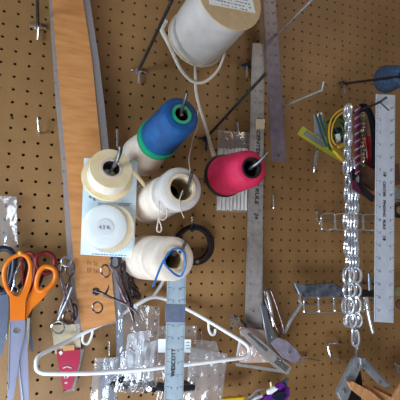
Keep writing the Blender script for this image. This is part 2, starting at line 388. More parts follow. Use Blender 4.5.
# ------------------------------------------------------------------ hooks
def hook(base, label, L=10.4, a=6, r=0.12, m='darkrod', cross=True, prong=True, tipup=0.0, pm='chrome', group='long display hooks', cm='chrome', h0=0.0, tipat=None, cw=0.62):
    """long display hook: rod, cross wire held against the board and a leg hanging in front of it"""
    B = at(base[0], base[1], h0) if isinstance(base, tuple) else base
    t = thing('display_hook', label, 'hook', B, group)
    if tipat: D = (at(*tipat) - B); L = D.length / S; D.normalize()
    else: D = tilt(a)
    P = [B + D * 0.02 * S, B + D * L * S]
    if tipup: P.append(P[-1] + (D * 0.35 + UP * 0.94).normalized() * tipup * S)
    tube('rod', P, r * S, m, t, 10)
    if cross:
        tube('cross_wire', [B + RT * x * S + OUT * y * S for x, y in ((-cw, .1), (-cw * .8, .22), (cw * .8, .22), (cw, .1))], 0.085 * S, cm, t, 8)
        v, f = lathe_geo([(0.0001, .12 * S), (.22 * S, .12 * S), (.30 * S, .2 * S), (.22 * S, .34 * S), (0.0001, .34 * S)], B, OUT, 12)
        mesh('clip', v, f, cm, t)
    if prong:
        tube('leg', [B + OUT * .3 * S, B + OUT * .36 * S - UP * .35 * S, B + OUT * .36 * S - UP * 1.15 * S], 0.1 * S, pm, t, 8)
    return t
def peg(top, bot, label, m='chrome', h=0.55, rp=1.1):
    """short J-shaped peg: out of the board then turned up"""
    B = at(bot[0], bot[1], h); T = at(top[0], top[1], h + .15)
    t = thing('peg_hook', label, 'hook', Vector((B.x, 0, B.z)), 'short pegs in the board')
    k = px(top[0], top[1], h) * rp
    tube('peg_wire', [Vector((B.x, 0, B.z)), Vector((B.x, B.y * .8, B.z)), B + UP * .1 * S, T], k, m, t, 8, sm=4)
    return t

hook((38, 28), 'long steel display hook at the top left, left of the wooden board', a=8, L=9)
hook((138, 72), 'long dark display hook running up past the left side of the big white spool', tipat=(175, -6, 10.6))
hook((205, 139), 'long dark display hook reaching across the upright metal ruler', tipat=(267, 72, 10.6), cm='navy', pm='navy', m='darkrod')
hook((245, 67), 'display hook with dark clip right below the big white spool', L=1.0, a=12, cm='navy', m='darkrod')
hook((268, 43), 'long thin pale hook slanting up from the lavender ruler to the top edge', tipat=(314, -2, 7), m='palerod', r=.1, cross=False, prong=False)
hook((284, 106), 'thin pale hook with upturned tip on the bare board right of the lavender ruler', tipat=(322, 90, 5.8), m='palerod', r=.09, cross=False, prong=False, tipup=.7)
hook((342, 84), 'display hook with bright leg left of the slate blue yarn cone', tipat=(402, 76, 8), m='darkrod', cm='darkrod')
peg((38, 118), (39, 132), 'short bent metal peg alone on the board left of the wooden board', rp=1.3)
peg((117, 129), (117.5, 147), 'short upright metal peg just above the cream tape rolls', rp=1.1)
peg((237, 122), (238, 134), 'short bright peg holding the clear bag of white sticks', h=1.0)
peg((273, 195), (273.5, 208), 'short metal peg right of the upright metal ruler at mid height', rp=.9)
peg((201.5, 331), (202, 350), 'short upright peg left of the small crinkled clear bag', h=1.0)
peg((109, 341), (109, 360), 'short metal peg behind the white hanger, right of the crimson package', h=1.0)
peg((192, 217), (192, 229), 'short bright peg holding the coil of dark wire', h=.6, rp=.8)

# ------------------------------------------------------------------ wooden board in its clear sleeve
woodb = thing('wooden_board', 'long narrow orange wooden board hanging upright at the left', 'board', at(84, 165, 1.2))
slab('wood_panel', [(53, -25), (80, -25), (83, 0), (92, 60), (97, 110), (100, 140), (106, 210), (116, 321), (100, 326), (82, 331), (77, 300), (73, 250), (67, 170), (60, 95), (52, 0)], 1.3, .22, 'wood', woodb)
slab('clear_sleeve', [(46, -25), (87, -25), (90, 0), (99, 60), (105, 110), (109, 150), (116, 230), (121, 322), (76, 332), (71, 300), (67, 250), (62, 170), (55, 95), (49, 0)], 1.22, .12, 'acryl', woodb)
VV, FF = [], []
for (u, v, l) in ((87.5, 261, 4), (87.5, 268, 5), (90, 262, 3), (90, 268, 4), (94, 261, 5), (94, 269, 4), (96.5, 263, 3), (96.5, 270, 3)):
    q = bar_geo(at(u, v, 1.38), at(u + .3, v + l, 1.38), .05 * S, .01 * S); VV, FF = merge((VV, FF), q)
mesh('stamped_print', VV, FF, 'woodmark', woodb)

# ------------------------------------------------------------------ rulers
def ruler(name, label, quad, h, th, m, inches, ink='greyink', dots=True, both=True, nums=True, numsize=.28):
    TL, TR, BR, BL = [at(u, v, h) for u, v in quad]
    t = thing('ruler', label, 'ruler', (TL + BR) / 2)
    v, f = slab_geo([TL, TR, BR, BL], th * S, .02 * S); mesh('blade', v, f, m, t, False)
    L = ((BL - TL).length + (BR - TR).length) / 2; G = ([], []); o = OUT * .012 * S
    n = inches * 8
    for k in range(1, n):
        s = k / n; a = TL.lerp(BL, s); b = TR.lerp(BR, s); x = (b - a).normalized()
        ln = (.26 if k % 8 == 0 else .16 if k % 4 == 0 else .09) * S
        wd = (.035 if k % 8 == 0 else .018) * S
        G = merge(G, bar_geo(a + o + x * .03 * S, a + o + x * (.03 * S + ln), wd, .006 * S))
        if both: G = merge(G, bar_geo(b + o - x * .03 * S, b + o - x * (.03 * S + ln), wd, .006 * S))
    mesh('graduations', G[0], G[1], ink, t, False)
    if nums:
        for k in range(1, inches):
            s = (k + .12) / inches; a = TL.lerp(BL, s); b = TR.lerp(BR, s); x = (b - a).normalized(); yy = (a - BL).normalized() if k < inches - 1 else (TL - BL).normalized()
            yy = (TL - BL).normalized()
            text('number', str(k), a + x * .42 * S, numsize * S, x, yy, ink, t, lift=.016 * S)
            if both: text('number', str(inches - k), b - x * .42 * S, numsize * S, x, yy, ink, t, lift=.016 * S)
    return t, TL, TR, BR, BL
# centre rule, 24
t, TL, TR, BR, BL = ruler('r', 'long upright metal centre finding ruler behind the magenta red thread cone', [(252.5, 43), (264.5, 43.5), (262, 334.5), (245, 332.5)], 1.4, .08, 'alu_dull', 24)
dn = (BL - TL).normalized(); ac = (BR - BL).normalized()
def down_text(s, u, v, h, size, m, t, narrow=1.0):      # lettering that reads from top to bottom
    text('lettering', s, at(u, v, h), size * S, dn, ac, m, t, lift=.02 * S, narrow=narrow)
down_text('24', 256, 216, 1.4, .55, 'ink', t); down_text('CENTER FINDING RULE', 257.3, 167, 1.4, .5, 'ink', t, 1.28); down_text('24', 260, 120, 1.4, .55, 'ink', t)
v, f = disc_geo(at(253.5, 311, 1.42), .11 * S, .02 * S); mesh('red_spot', v, f, 'redink', t)
slab('worn_sticker', [(256, 119), (265, 119), (264.5, 129), (256, 129)], 1.44, .03, 'kraft', t)
# lavender rule
t, TL, TR, BR, BL = ruler('r', 'lavender tinted ruler hanging slightly slanted beside the upright metal ruler', [(261.5, -30), (274, -30), (286.5, 162.5), (271.8, 160.5)], 1.7, .07, 'lav', 18, 'purpleink')
dn = (BL - TL).normalized(); ac = (BR - BL).normalized()
text('lettering', 'RULE', at(276, 131, 1.7), .42 * S, ac, -dn, 'purpleink', t, lift=.02 * S)
v, f = disc_geo(at(278.5, 155.5, 1.72), .09 * S, .02 * S); mesh('hanging_hole', v, f, 'ink', t)
# right rule, 18
t, TL, TR, BR, BL = ruler('r', 'white metal centre finding ruler hanging at the right edge', [(376.3, 94), (395.3, 95), (393.6, 323), (374.6, 321.8)], 8.2, .06, 'alu', 18)
dn = (BL - TL).normalized(); ac = (BR - BL).normalized()
down_text('18', 384.5, 174, 8.2, .42, 'ink', t); down_text('CENTER', 384, 189, 8.2, .36, 'ink', t, .95); down_text('FINDING', 384, 208.5, 8.2, .36, 'ink', t, .95)
down_text('RULE', 384, 224.5, 8.2, .36, 'ink', t, .95); down_text('18', 384, 238, 8.2, .42, 'ink', t)

# ------------------------------------------------------------------ hanging hook for the right ruler and the chain
hk = hook((322, 124), 'long dark hook carrying the chain, the wires and the white metal ruler', tipat=(377, 103.5, 8.35), m='darkrod', cross=False, prong=False, r=.1)
tube('upturned_tip', [at(377, 103.5, 8.35), at(380.5, 101.5, 8.8), at(387, 97, 9.2)], .1 * S, 'darkrod', hk)
tube('tip_spring', [at(380, 102, 8.6), at(384, 106, 8.7), at(389, 110.5, 8.8)], .07 * S, 'rod', hk)

# ------------------------------------------------------------------ cones and spools of thread
def cone(top, tilt_a, htop, length, rt, rb, label, m, core, corem, dark=True, bandh=.5, group='cones of sewing thread', baseband=None, flange=None, shoulder=.35, dirv=None, bore=.55, holes=True):
    """wound cone: thread body, hollow core, optional coloured base"""
    D = dirv.normalized() if dirv else tilt(tilt_a)
    T = top if isinstance(top, Vector) else at(top[0], top[1], htop); A = T - D * length * S
    t = thing('thread_cone', label, 'thread cone', A, group)
    prof = [(bore, .05), (rb * .93, .05), (rb, .25), (rb + (rt - rb) * .5, length * .5), (rt, length - shoulder * 1.2), (rt * .97, length - shoulder * .6), (rt * .86, length - shoulder * .2), (rt * .66, length - .03), (bore, length - .04)]
    lathe('thread', prof, A, D, m, t, 48)
    lathe('core', [(bore - .07, 0), (bore, 0), (bore, length + .03), (bore + core, length + .03), (bore + core, length + .09), (bore - .07, length + .09)], A, D, corem, t, 40)
    if dark: lathe('bore', [(bore - .08, .02), (bore - .075, .02), (bore - .075, length + .02), (bore - .08, length + .02)], A, D, 'bore_shade', t, 30)  # thin lining, its dark colour paints the shade inside the core
    if baseband: lathe('base_band', [(bore, -.05), (rb * 1.02, -.05), (rb * 1.06, .1), (rb * 1.05, bandh), (rb * .98, bandh + .05), (bore, bandh)], A, D, baseband, t, 44)
    return t, T, A, D
def rod_through(T, D, back, fwd, label, m='rod', r=.12):
    """the hook a cone hangs on: from the board through the cone and out past its tip"""
    y = T.y / S
    n = abs(T.y) / abs(D.y); B = T - D * n
    t = thing('display_hook', label, 'hook', B, 'long display hooks')
    tube('rod', [B, T + D * fwd * S], r * S, m, t, 10)
    tube('cross_wire', [B + RT * x * S + OUT * .2 * S for x in (-.6, .6)], 0.085 * S, m, t, 8)
    return t
# blue cone and the cream cone behind it
dv = at(185, 115, 9.2) - at(157.5, 143.5, 4.0)
t, T, A, D = cone((181.5, 114.5), 0, 9.2, 4.7, 1.30, 1.5, 'royal blue thread cone with green core and green base', 'thread_b', .12, 'green', baseband='green', dirv=dv, bore=.54, bandh=.75)
rd = (at(186.5, 96, 10.6) - at(181, 117, 8.6))
rod_through(T - UP * .0, dv, 0, 0.1, 'long hook on which the royal blue cone hangs')
t, T2, A2, D2 = cone(A - D * .4 * S, 0, 0, 3.4, 1.3, 1.72, 'cream thread cone behind the royal blue one', 'thread_w', .1, 'cardtan', dirv=dv)
# middle pair
dv = at(184, 187, 9.2) - at(164.5, 196.5, 4.8)
t, T, A, D = cone((181.5, 188.5), 0, 9.2, 2.5, 1.43, 1.38, 'white thread cone in the middle with its wide cardboard bore facing out', 'thread_w2', .1, 'card_in', dark=False, dirv=dv, bore=.84, shoulder=.25)
rod_through(T - UP * .35 * S, dv, 0, 1.2, 'long hook carrying the two middle cream cones', r=.13)
t, T2, A2, D2 = cone(A - D * .15 * S, 0, 0, 5.4, 1.42, 1.72, 'cream thread cone behind the middle white one', 'thread_w', .1, 'cardtan', dirv=dv, bore=.7)
# lower pair
dv = at(177, 258, 9.0) - at(158, 257, 4.8)
t, T, A, D = cone((173.8, 259), 0, 9.0, 2.6, 1.42, 1.5, 'cream thread cone with a blue cord looped through its bore', 'thread_w', .1, 'card_in', dark=False, dirv=dv, bore=.68, shoulder=.25)
rod_through(T + UP * .3 * S, dv, 0, 1.2, 'long hook carrying the two lower cream cones', r=.13)
HT = T + UP * .3 * S + D * 1.2 * S
t, T2, A2, D2 = cone(A - D * .15 * S, 0, 0, 5.0, 1.55, 1.74, 'cream thread cone behind the one with the blue cord', 'thread_w', .1, 'cardtan', dirv=dv, bore=.7)
# red cone
dv = at(251, 168.5, 9.6) - at(222, 177, 4.6)
t, T, A, D = cone((251.5, 168), 0, 9.4, 4.8, 1.33, 1.58, 'magenta red thread cone with black core', 'thread_r', .06, 'blackp', baseband='blackp', dirv=dv, bore=.66, shoulder=.7)
rod_through(T, dv, 0, 0, 'long hook on which the magenta red cone hangs')
# slate yarn cone at right edge
dv = at(396, 76, 6.5) - at(380, 80, 3.5)
t, T, A, D = cone((404, 75), 0, 7.4, 3.6, .85, 1.3, 'slate blue yarn cone cut off by the right edge', 'thread_g', .08, 'blackp', dirv=dv, bore=.4)

def tip(pts, label):                  # visible upturned end of a hook inside a cone
    t = tag(ptube('hook_end', pts, 9, 1.7, 'rod', None, 10, sm=3), label, 'hook', 'long display hooks')
    return t
tip([(179, 120, 8.2), (182, 110, 9.4), (184.5, 101, 10.0), (186.8, 93, 10.4)], 'grey hook end leaning up out of the blue cone')
tip([(247, 170, 8.8), (252, 167, 9.5), (260, 161, 10.0), (268, 152.5, 10.4)], 'grey hook end reaching up right out of the magenta red cone')
tip([(188, 187, 8.9), (190, 180, 9.5), (192, 172, 10.0)], 'grey hook end at the rim of the middle white cone')
tip([(180, 252, 9), (183.5, 247, 9.5), (186, 241, 10)], 'grey hook end at the rim of the blue corded cone')

# big white spool at the top
A = at(196.5, 39, 1.0); T = at(230.5, -3.5, 6.9); D = T - A; Ls = D.length / S
big = thing('thread_spool', 'very large white braid spool with tan cardboard flanges at the top', 'spool', A)
lathe('wound_braid', [(.6, .1), (2.52, .1), (2.56, Ls * .3), (2.54, Ls * .7), (2.5, Ls - .12), (.6, Ls - .12)], A, D, 'thread_w2', big, 64)
lathe('rear_flange', [(.3, -.04), (2.66, -.04), (2.66, .12), (.3, .12)], A, D, 'card_in', big, 64)
lathe('front_flange', [(.3, Ls - .12), (2.72, Ls - .12), (2.72, Ls), (.3, Ls)], A, D, 'cardtan', big, 64)
Dn = D.normalized(); xa = (RT - Dn * RT.dot(Dn)).normalized(); xa = (xa + UP * .12); xa = (xa - Dn * xa.dot(Dn)).normalized(); ya = Dn.cross(xa).normalized()
if ya.z < 0: ya = -ya
fc = A + Dn * (Ls + .012) * S
def onf(x, y): return fc + xa * x * S + ya * y * S
cen_l = (-1.62, 2.05, -.32, 1.6)
v = [onf(-1.95, -1.0), onf(2.1, -1.0), onf(1.9, 1.3), onf(-1.75, 1.3)]
lv = v + [p - Dn * .012 * S for p in v]
mesh('paper_label', lv, [(0, 1, 2, 3), (7, 6, 5, 4), (0, 4, 5, 1), (1, 5, 6, 2), (2, 6, 7, 3), (3, 7, 4, 0)], 'label', big, False)
G = ([], [])
for row, (y, x0, x1) in enumerate(((-.86, -.9, 1.2), (-.58, -1.6, 1.85), (-.3, -1.5, 1.8), (.0, -1.5, 1.6), (.3, -1.4, 1.2), (.6, -1.4, 1.4))):
    x = x0
    while x < x1:
        l = random.uniform(.05, .26)
        if random.random() < .8: G = merge(G, bar_geo(onf(x, y - .03 * x), onf(x + l, y - .03 * (x + l)), .09 * S, .01 * S, Dn))
        x += l + random.uniform(.05, .14)
mesh('small_print', G[0], G[1], 'greyink', big, False)
G = merge(bar_geo(onf(-.9, -.2), onf(-.1, -.23), .16 * S, .014 * S, Dn), bar_geo(onf(-.7, .12), onf(-.2, .1), .12 * S, .014 * S, Dn)); mesh('red_print', G[0], G[1], 'redink', big, False)
# ribbon ends of the spool
ptube('loose_braid', [(166, 20, 3.0), (162, 29, 3), (167, 40, 2.9), (173, 53, 2.8), (180, 68, 2.8), (189, 79, 2.8), (198, 83, 2.8), (208, 80, 2.8), (218, 70, 2.8), (224, 56, 2.7), (225, 49, 2.2)], 3, [2.6, 2.6, 2.2, 1.8, 1.5, 1.4, 1.3, 1.3], 'tapewhite', big, sm=5, flat=(1, .35))
ptube('hanging_braid', [(195, 66, 2.2), (195.5, 76, 2.6), (196, 90, 2.6), (199, 105, 2.5), (204, 121, 2.4), (208, 135, 2.3), (211, 147, 2.3), (214, 156, 2.2)], 3, [1.2, 1.7, 1.6, 1.6, 2.0, 2.5], 'tapewhite', big, sm=5, flat=(1, .35))
# loose thread ends of the middle cone
tag(ptube('thread_strand', [(191, 175, 9.6), (189, 160, 8), (191, 148, 6), (193, 138, 5), (197, 128, 4), (198, 110, 3)], 4, .55, 'tapewhite', sm=5, seg=5), 'fine white thread running up from the middle cone to the blue one', 'thread')
tag(ptube('thread_strand', [(160, 195, 8), (159, 205, 8.6), (159.5, 214, 8.6), (158, 222, 8.6), (157, 230, 8.6), (160, 232, 8.6), (161.5, 228, 8.6), (159, 219, 8.6), (163, 220, 8.6), (167, 216, 8.6), (166, 208, 8.6)], 8, .7, 'tapewhite', sm=5, seg=5), 'looped thread end dangling under the middle white cone', 'thread')
tag(ptube('thread_strand', [(183, 190, 9.3), (179.5, 200, 9.4), (180, 208, 9.4), (184, 218, 9.0)], 8, .5, 'tapewhite', sm=5, seg=5), 'short thread crossing the bore of the middle white cone', 'thread')

# ------------------------------------------------------------------ cream tape rolls
t = thing('tape_roll', 'cream tape roll on a hook in front of the pale blue card', 'tape roll', at(108, 175, 4.4))
D = at(111, 169, 6.2) - at(107, 178.5, 4.6); A = at(107.3, 178, 4.5)
ln = D.length / S
lathe('rear_disc', [(.5, 0), (1.76, 0), (1.8, .08), (1.76, .34), (.5, .34)], A, D, 'cream', t, 48)
lathe('wound_tape', [(.56, .3), (1.42, .3), (1.42, ln - .1), (.56, ln - .1)], A, D, 'cream2', t, 48)
lathe('front_disc', [(.6, ln - .14), (1.42, ln - .14), (1.46, ln - .05), (1.42, ln + .06), (.62, ln + .06)], A, D, 'cream', t, 48)
lathe('card_core', [(.56, ln - .3), (.72, ln - .3), (.72, ln + .09), (.58, ln + .09)], A, D, 'pinkcore', t, 40)
lathe('bore', [(.55, 0), (.56, 0), (.56, ln), (.55, ln)], A, D, 'bore_shade', t, 30)  # dark lining in the card core, shade painted as colour
ptube('tape_end', [(124, 158, 5.2), (131, 168, 5.1), (138, 177, 5), (146, 187, 4.6)], 5, [1.4, 1.9, 2.1, 1.8], 'cream', t, sm=4, flat=(1, .3))
t = hook((105, 180), 'thick hook carrying the cream tape roll', tipat=(114, 166, 6.4), m='rod', cross=False, prong=False, r=.13)
tube('upturned_tip', [at(114, 166, 6.4), at(118, 158, 6.9), at(120.5, 150, 7.1), at(120, 147, 7.1)], .14 * S, 'rod', t, 10, sm=3)

# pale blue card with the white roll
t = thing('ribbon_card', 'pale blue blister card holding a flat white roll of tape', 'card', at(110, 210, 3.9))
slab('backing_card', [(84, 158), (134.5, 160), (137.5, 161.5), (134, 258), (80.5, 254.5)], 4.0, .04, 'cardblue', t)
D = OUT; A = at(108.8, 227.6, 4.05)
def circ(u, v, h): return at(u, v, h)
lathe('tape_winding', [(.4, 0), (1.66, 0), (1.66, .62), (.4, .62)], at(109.5, 227.8, 4.02), OUT, 'cream', t, 56)
lathe('roll_face', [(.4, 0), (1.5, 0), (1.52, .12), (1.4, .2), (0.5, .2), (.4, .16)], at(104.8, 226.6, 4.72), OUT, 'label', t, 56)
lathe('roll_centre', [(.001, 0), (.54, 0), (.54, .06), (.001, .06)], at(105, 227, 4.93), OUT, 'white', t, 36)
lathe('clear_blister', [(1.4, 0), (1.80, 0), (1.80, .7), (1.72, 1.02), (1.45, 1.07), (.01, 1.07), (.01, 1.04), (1.4, 1.04), (1.70, .98), (1.77, .7), (1.77, .02), (1.4, .02)], at(108.8, 227.6, 4.02), OUT, 'blister', t, 56)
text('lettering', '4.5 ft.', at(105, 227.4, 5.0), .36 * S, RT, UP, 'greyink', t, lift=.01 * S)
for (u0, v0, u1, v1, n) in ((98, 203.2, 133, 203.8, 14), (98, 205, 130, 205.5, 12), (92, 257 - 3, 127, 255.8, 12)):
    G = ([], [])
    for k in range(n):
        a, b = k / n, (k + random.uniform(.5, .85)) / n
        G = merge(G, bar_geo(at(u0 + (u1 - u0) * a, v0 + (v1 - v0) * a, 4.02), at(u0 + (u1 - u0) * b, v0 + (v1 - v0) * b, 4.02), .07 * S, .008 * S))
    mesh('small_print', G[0], G[1], 'blueink', t, False)
G = ([], [])
for (u, v) in ((86, 166), (87, 174), (86, 182), (87, 190), (89, 196), (93, 198), (86, 178)):
    G = merge(G, bar_geo(at(u, v, 4.02), at(u + 2.2, v + random.uniform(1, 3.2), 4.02), .12 * S, .008 * S))
mesh('blue_motif', G[0], G[1], 'blueink', t, False)

# ------------------------------------------------------------------ hanging steel rule with blue cord
t, TL, TR, BR, BL = ruler('r', 'pale blue steel ruler hanging from the blue cord at the bottom centre', [(167.5, 275.5), (186.3, 275.5), (182.8, 412), (164, 412)], 8.9, .06, 'alu_cyan', 11, 'greyink', numsize=.2)
dn = (BL - TL).normalized(); ac = (BR - BL).normalized()
slab('tape_band', [(166, 304.5), (185.3, 305), (184.9, 322.5), (165.5, 322)], 8.94, .14, 'tape', t)
text('lettering', 'WESCOTT', at(173.3, 362.5, 8.9), .36 * S, -dn, -ac, 'ink', t, lift=.02 * S, narrow=1.0)
tag(ptube('cord', [(153, 287, 10), (157, 276, 10), (161, 266, 10), (166, 257, 10), (172, 250, 10), (178, 248.5, 10), (183.5, 253, 10), (185.5, 261, 10), (184.5, 269, 9.8), (181, 276, 9.3), (176, 275, 9.3), (170, 270, 9.8), (165, 264, 10), (163, 260, 10)], 10, 1.15, 'cord_blue', sm=6),
    'blue cord looped and knotted through the lower cream cone', 'cord')

# ------------------------------------------------------------------ coil of dark wire
t = thing('wire_coil', 'coil of dark wire hanging on a small peg in the middle', 'wire', at(192, 243, .7))
for k in range(9):
    cx, cy, rr = 193.5 + random.uniform(-1, 1), 244.5 + random.uniform(-.8, .8), 15.2 + .6 * k
    ptube('wire_turn', [(cx + rr * .98 * math.cos(a * .3927), cy + rr * 1.0 * math.sin(a * .3927), 0.35 + .1 * ((k * 4) % 9)) for a in range(16)], .5, .75, 'coil', t, closed=True, sm=3, seg=6)
ptube('wire_tie', [(191, 230, 1.1), (193, 224, 1.2), (196, 226, 1.2), (193, 231, 1.2)], 1, .9, 'navy', t, closed=True, sm=3)
v, f = disc_geo(at(197, 261.5, 1.1), .16 * S, .1 * S); mesh('wire_clip', v, f, 'chrome', t)

# ------------------------------------------------------------------ bag of white sticks
t = thing('stick_bag', 'clear bag of thin white paper sticks behind the magenta red cone', 'bag', at(232, 172, .9))
bag('clear_film', [(218, 130), (250.5, 133), (249, 213), (215.5, 211.5)], 1.0, 'bag', t, puff=.3, amp=.03)
slab('zip_strip', [(218, 129.5), (250.5, 132.5), (250.3, 135), (218, 132)], 1.08, .12, 'blister', t)
for k in range(24):
    u = 219.3 + k * 1.22; q = random.uniform(-.6, .6)
    ptube('paper_stick', [(u + random.uniform(-.4, .4), 149 + random.uniform(-1, 1), .95 + .12 * (k % 3)), (u - 1.2 + random.uniform(-.4, .4), 210 + q, .95 + .12 * (k % 3))], 1, .95, 'white_stick', t, sm=0, seg=6)

# ------------------------------------------------------------------ white coat hanger
t = thing('coat_hanger', 'white plastic coat hanger across the bottom', 'hanger', at(150, 340, .6))
HB = .75
ptube('frame', [(36.2, 365, 2.7), (37, 359, 2.5), (42, 354, 2.2), (58, 346, 1.5), (74, 338, .8), (90, 330, .72), (118, 316, .7), (140, 303, .7), (152, 297.5, .7), (165, 299, .7), (185, 308, .8), (205, 319, 1.3), (225, 331, 1.9), (242, 341.5, 2.3), (248, 347, 2.6), (249.5, 352.5, 2.8), (245, 357, 2.95), (225, 360, 3.15), (180, 365.5, 3.15), (140, 370, 3.15), (90, 373.3, 3.15), (50, 373.6, 3.0), (41, 372.5, 2.9), (37, 369.5, 2.8)], HB, 2.3, 'white', t, closed=True, sm=5, seg=12)
ptube('hanger_hook', [(152, 298, .7), (157, 291, .55), (163, 281, .4), (165, 268, .3), (161, 256, .3), (152, 250, .3), (143, 254, .3)], HB, 1.7, 'white', t, sm=5, seg=10)
ptube('notch_hook', [(93, 329, HB), (91.5, 337, HB), (88, 343.5, HB), (83.8, 343, HB), (82.6, 339, HB), (83.5, 334, HB)], HB, 1.35, 'white', t, sm=5)
ptube('notch_hook', [(208.5, 321, 1.4), (209, 330, 1.4), (211.5, 334.5, 1.4), (214.5, 334, 1.4), (215.5, 329, 1.4)], HB, 1.35, 'white', t, sm=5)
ptube('corner_brace', [(240, 341, 2.2), (238.5, 350, 2.6), (237, 358, 3.0)], HB, 1.5, 'white', t, sm=2)

# ------------------------------------------------------------------ orange scissors
t = thing('scissors', 'large orange handled scissors hanging at the left edge', 'scissors', at(16, 330, 2))
H = 2.4
def loop(name, pts, h, rpx, m, par, depth=.8): return ptube(name, pts, h, rpx, m, par, closed=True, sm=6, seg=12, flat=(1, depth))
loop('handle_loop', [(20, 254.5), (27, 257), (30.5, 266), (28.5, 278), (25, 290), (20.5, 297), (14, 297), (8.5, 291), (4.5, 281), (4.2, 270), (9.5, 260)], H, 2.1, 'orange', t)
slab('handle_shank', [(9, 291), (14, 296.5), (20, 297), (24.5, 288), (31.5, 268), (32.5, 276), (31, 286), (26, 300), (25, 320), (10.5, 321), (10, 303)], H + .12, .36, 'orange', t, .05)
loop('handle_loop', [(47, 266.5), (54, 269.5), (55.5, 277), (51.5, 285), (44, 290.5), (38, 290), (36.5, 283), (38.5, 274), (42, 268.5)], H, 2.4, 'orange', t)
slab('handle_shank', [(36, 278), (38, 288), (42, 292.5), (49, 291), (42, 300), (33, 308), (27, 318), (24, 321), (24.5, 306), (31, 292)], H - .1, .36, 'orange', t, .05)
slab('blade', [(9.5, 320), (17, 318.5), (25.5, 320.5), (24.5, 335), (20.5, 352), (17.5, 372), (13.5, 398), (10, 420), (5, 420), (7.8, 390), (9, 362), (8.8, 335)], H + .05, .09, 'blade', t)
ptube('edge_bevel', [(9.8, 324, H + .07), (9.2, 345, H + .07), (9, 362, H + .07), (7.9, 390, H + .07)], H, .55, 'steel', t, sm=3, seg=6)
slab('blade', [(19.5, 322), (26, 322), (27.5, 345), (28.3, 372), (29, 400), (29.3, 420), (23, 420), (20, 392), (17.5, 368), (18.5, 345)], H - .08, .09, 'blade', t)
ptube('edge_bevel', [(18.8, 362, H + .0), (20.5, 380, H + .0), (22.8, 400, H + .0), (24, 415, H)], H, .5, 'steel', t, sm=3, seg=6)
v, f = lathe_geo([(.0001, .1 * S), (.15 * S, .1 * S), (.22 * S, .03 * S), (.24 * S, 0)], at(16, 331, H + .05), OUT, 20); mesh('pivot_screw', v, f, 'chrome', t)
# yellow-headed pin holding them
t = thing('push_pin', 'yellow headed pin above the orange scissors loop', 'pin', at(20, 252.5, 1))
v, f = lathe_geo([(.0001, .34 * S), (.11 * S, .3 * S), (.155 * S, .17 * S), (.11 * S, .03 * S), (.0001, 0)], at(20.2, 252.6, 2.6), OUT, 16); mesh('pin_head', v, f, 'yellow', t)
ptube('pin_shaft', [(20.2, 252.6, 2.6), (21, 249, 1.5), (23, 244.5, 0)], 1, .45, 'chrome', t, sm=0, seg=6)

# scissors behind: navy and red handled
t = thing('scissors', 'dark navy handled scissors partly hidden behind the orange scissors', 'scissors', at(5, 290, 1.2))
loop('handle_loop', [(-4, 251), (6, 248.5), (13, 254), (14, 268), (10, 284), (2, 292), (-6, 284), (-9, 265)], 1.5, 3.0, 'navy', t)
loop('handle_loop', [(14, 258), (22, 256), (27, 264), (25, 276), (20, 286), (13, 290), (9, 280), (10, 266)], 1.0, 2.2, 'blackp', t)
slab('blade', [(0, 288), (7, 286), (9, 305), (7, 330), (3, 352), (0, 358), (-3, 330)], 1.3, .1, 'bladeblue', t)
t = thing('scissors', 'red handled scissors behind the orange scissors', 'scissors', at(40, 290, 1.2))
loop('handle_loop', [(38, 255.5), (46, 252.5), (53, 256), (55, 264), (52, 271), (44, 273), (38, 268), (36, 261)], 1.4, 2.2, 'redp', t)
loop('handle_loop', [(22, 258), (29, 252.5), (34, 257), (35, 270), (32, 285), (27, 292), (23, 280)], 1.3, 1.7, 'redp', t)
slab('handle_shank', [(33, 284), (41, 272), (45, 274), (38, 292), (30, 320), (26, 318)], 1.35, .3, 'blackp', t)
slab('blade', [(24, 312), (29, 310), (32, 332), (33.5, 352), (31, 352), (27.5, 335)], 1.3, .1, 'bladeblue', t)
slab('blade', [(27, 318), (30, 318), (29, 340), (27.5, 350), (26.5, 335)], 1.42, .1, 'kraft', t)
t = thing('embroidery_snips', 'small chrome snips glimpsed through the orange scissors loop', 'scissors', at(14, 280, 1.8))
loop('finger_ring', [(14, 286), (17.5, 288), (18.5, 292), (15, 294.5), (12, 291)], 1.8, .9, 'chrome', t)
ptube('arm', [(14, 286, 1.8), (15.5, 274, 1.8), (21, 262, 1.8)], 1.8, [1.3, 1.2, .8], 'chrome', t, sm=3)

# ------------------------------------------------------------------ forceps
def ring(par, u, v, ru, rv, h, rp=.85, m='stain', rot_=0):
    pts = []
    for k in range(14):
        a = 2 * math.pi * k / 14; x, y = ru * math.cos(a), rv * math.sin(a)
        pts.append((u + x * math.cos(rot_) - y * math.sin(rot_), v + x * math.sin(rot_) + y * math.cos(rot_)))
    return ptube('finger_ring', pts, h, rp, m, par, closed=True, sm=2, seg=8)
F = 3.4
t = thing('forceps', 'open steel forceps with ring handles lying over the bottom of the wooden board', 'forceps', at(115, 290, F))
ring(t, 105.5, 271, 4.3, 6.2, F, .9, 'stain', -.15); ring(t, 97.5, 307.5, 5, 5.4, F, .9)
ring(t, 96, 291.5, 2.9, 2.7, F, 1.4, 'dsteel')
ptube('arm', [(109, 266, F), (113, 271, F), (117, 281, F), (123, 295, F), (128, 306, F), (132, 316, F), (134, 325, F)], F, [1.1, 1.4, 1.5, 1.7, 1.8, 1.2, .5], 'stain', t, sm=4)
ptube('arm', [(96, 291, F), (102, 293, F), (105, 295, F), (113, 298.5, F), (122, 302.5, F), (128, 305.5, F + .1), (135, 311, F + .1), (139.5, 315.5, F + .1)], F, [1.6, 1.5, 1.7, 1.3, 1.5, 1.8, 1.2, .5], 'dsteel', t, sm=4)
ptube('ratchet', [(104, 296, F), (107.5, 290, F), (109, 285, F)], F, [1.5, 1.0, .5], 'dsteel', t, sm=3)
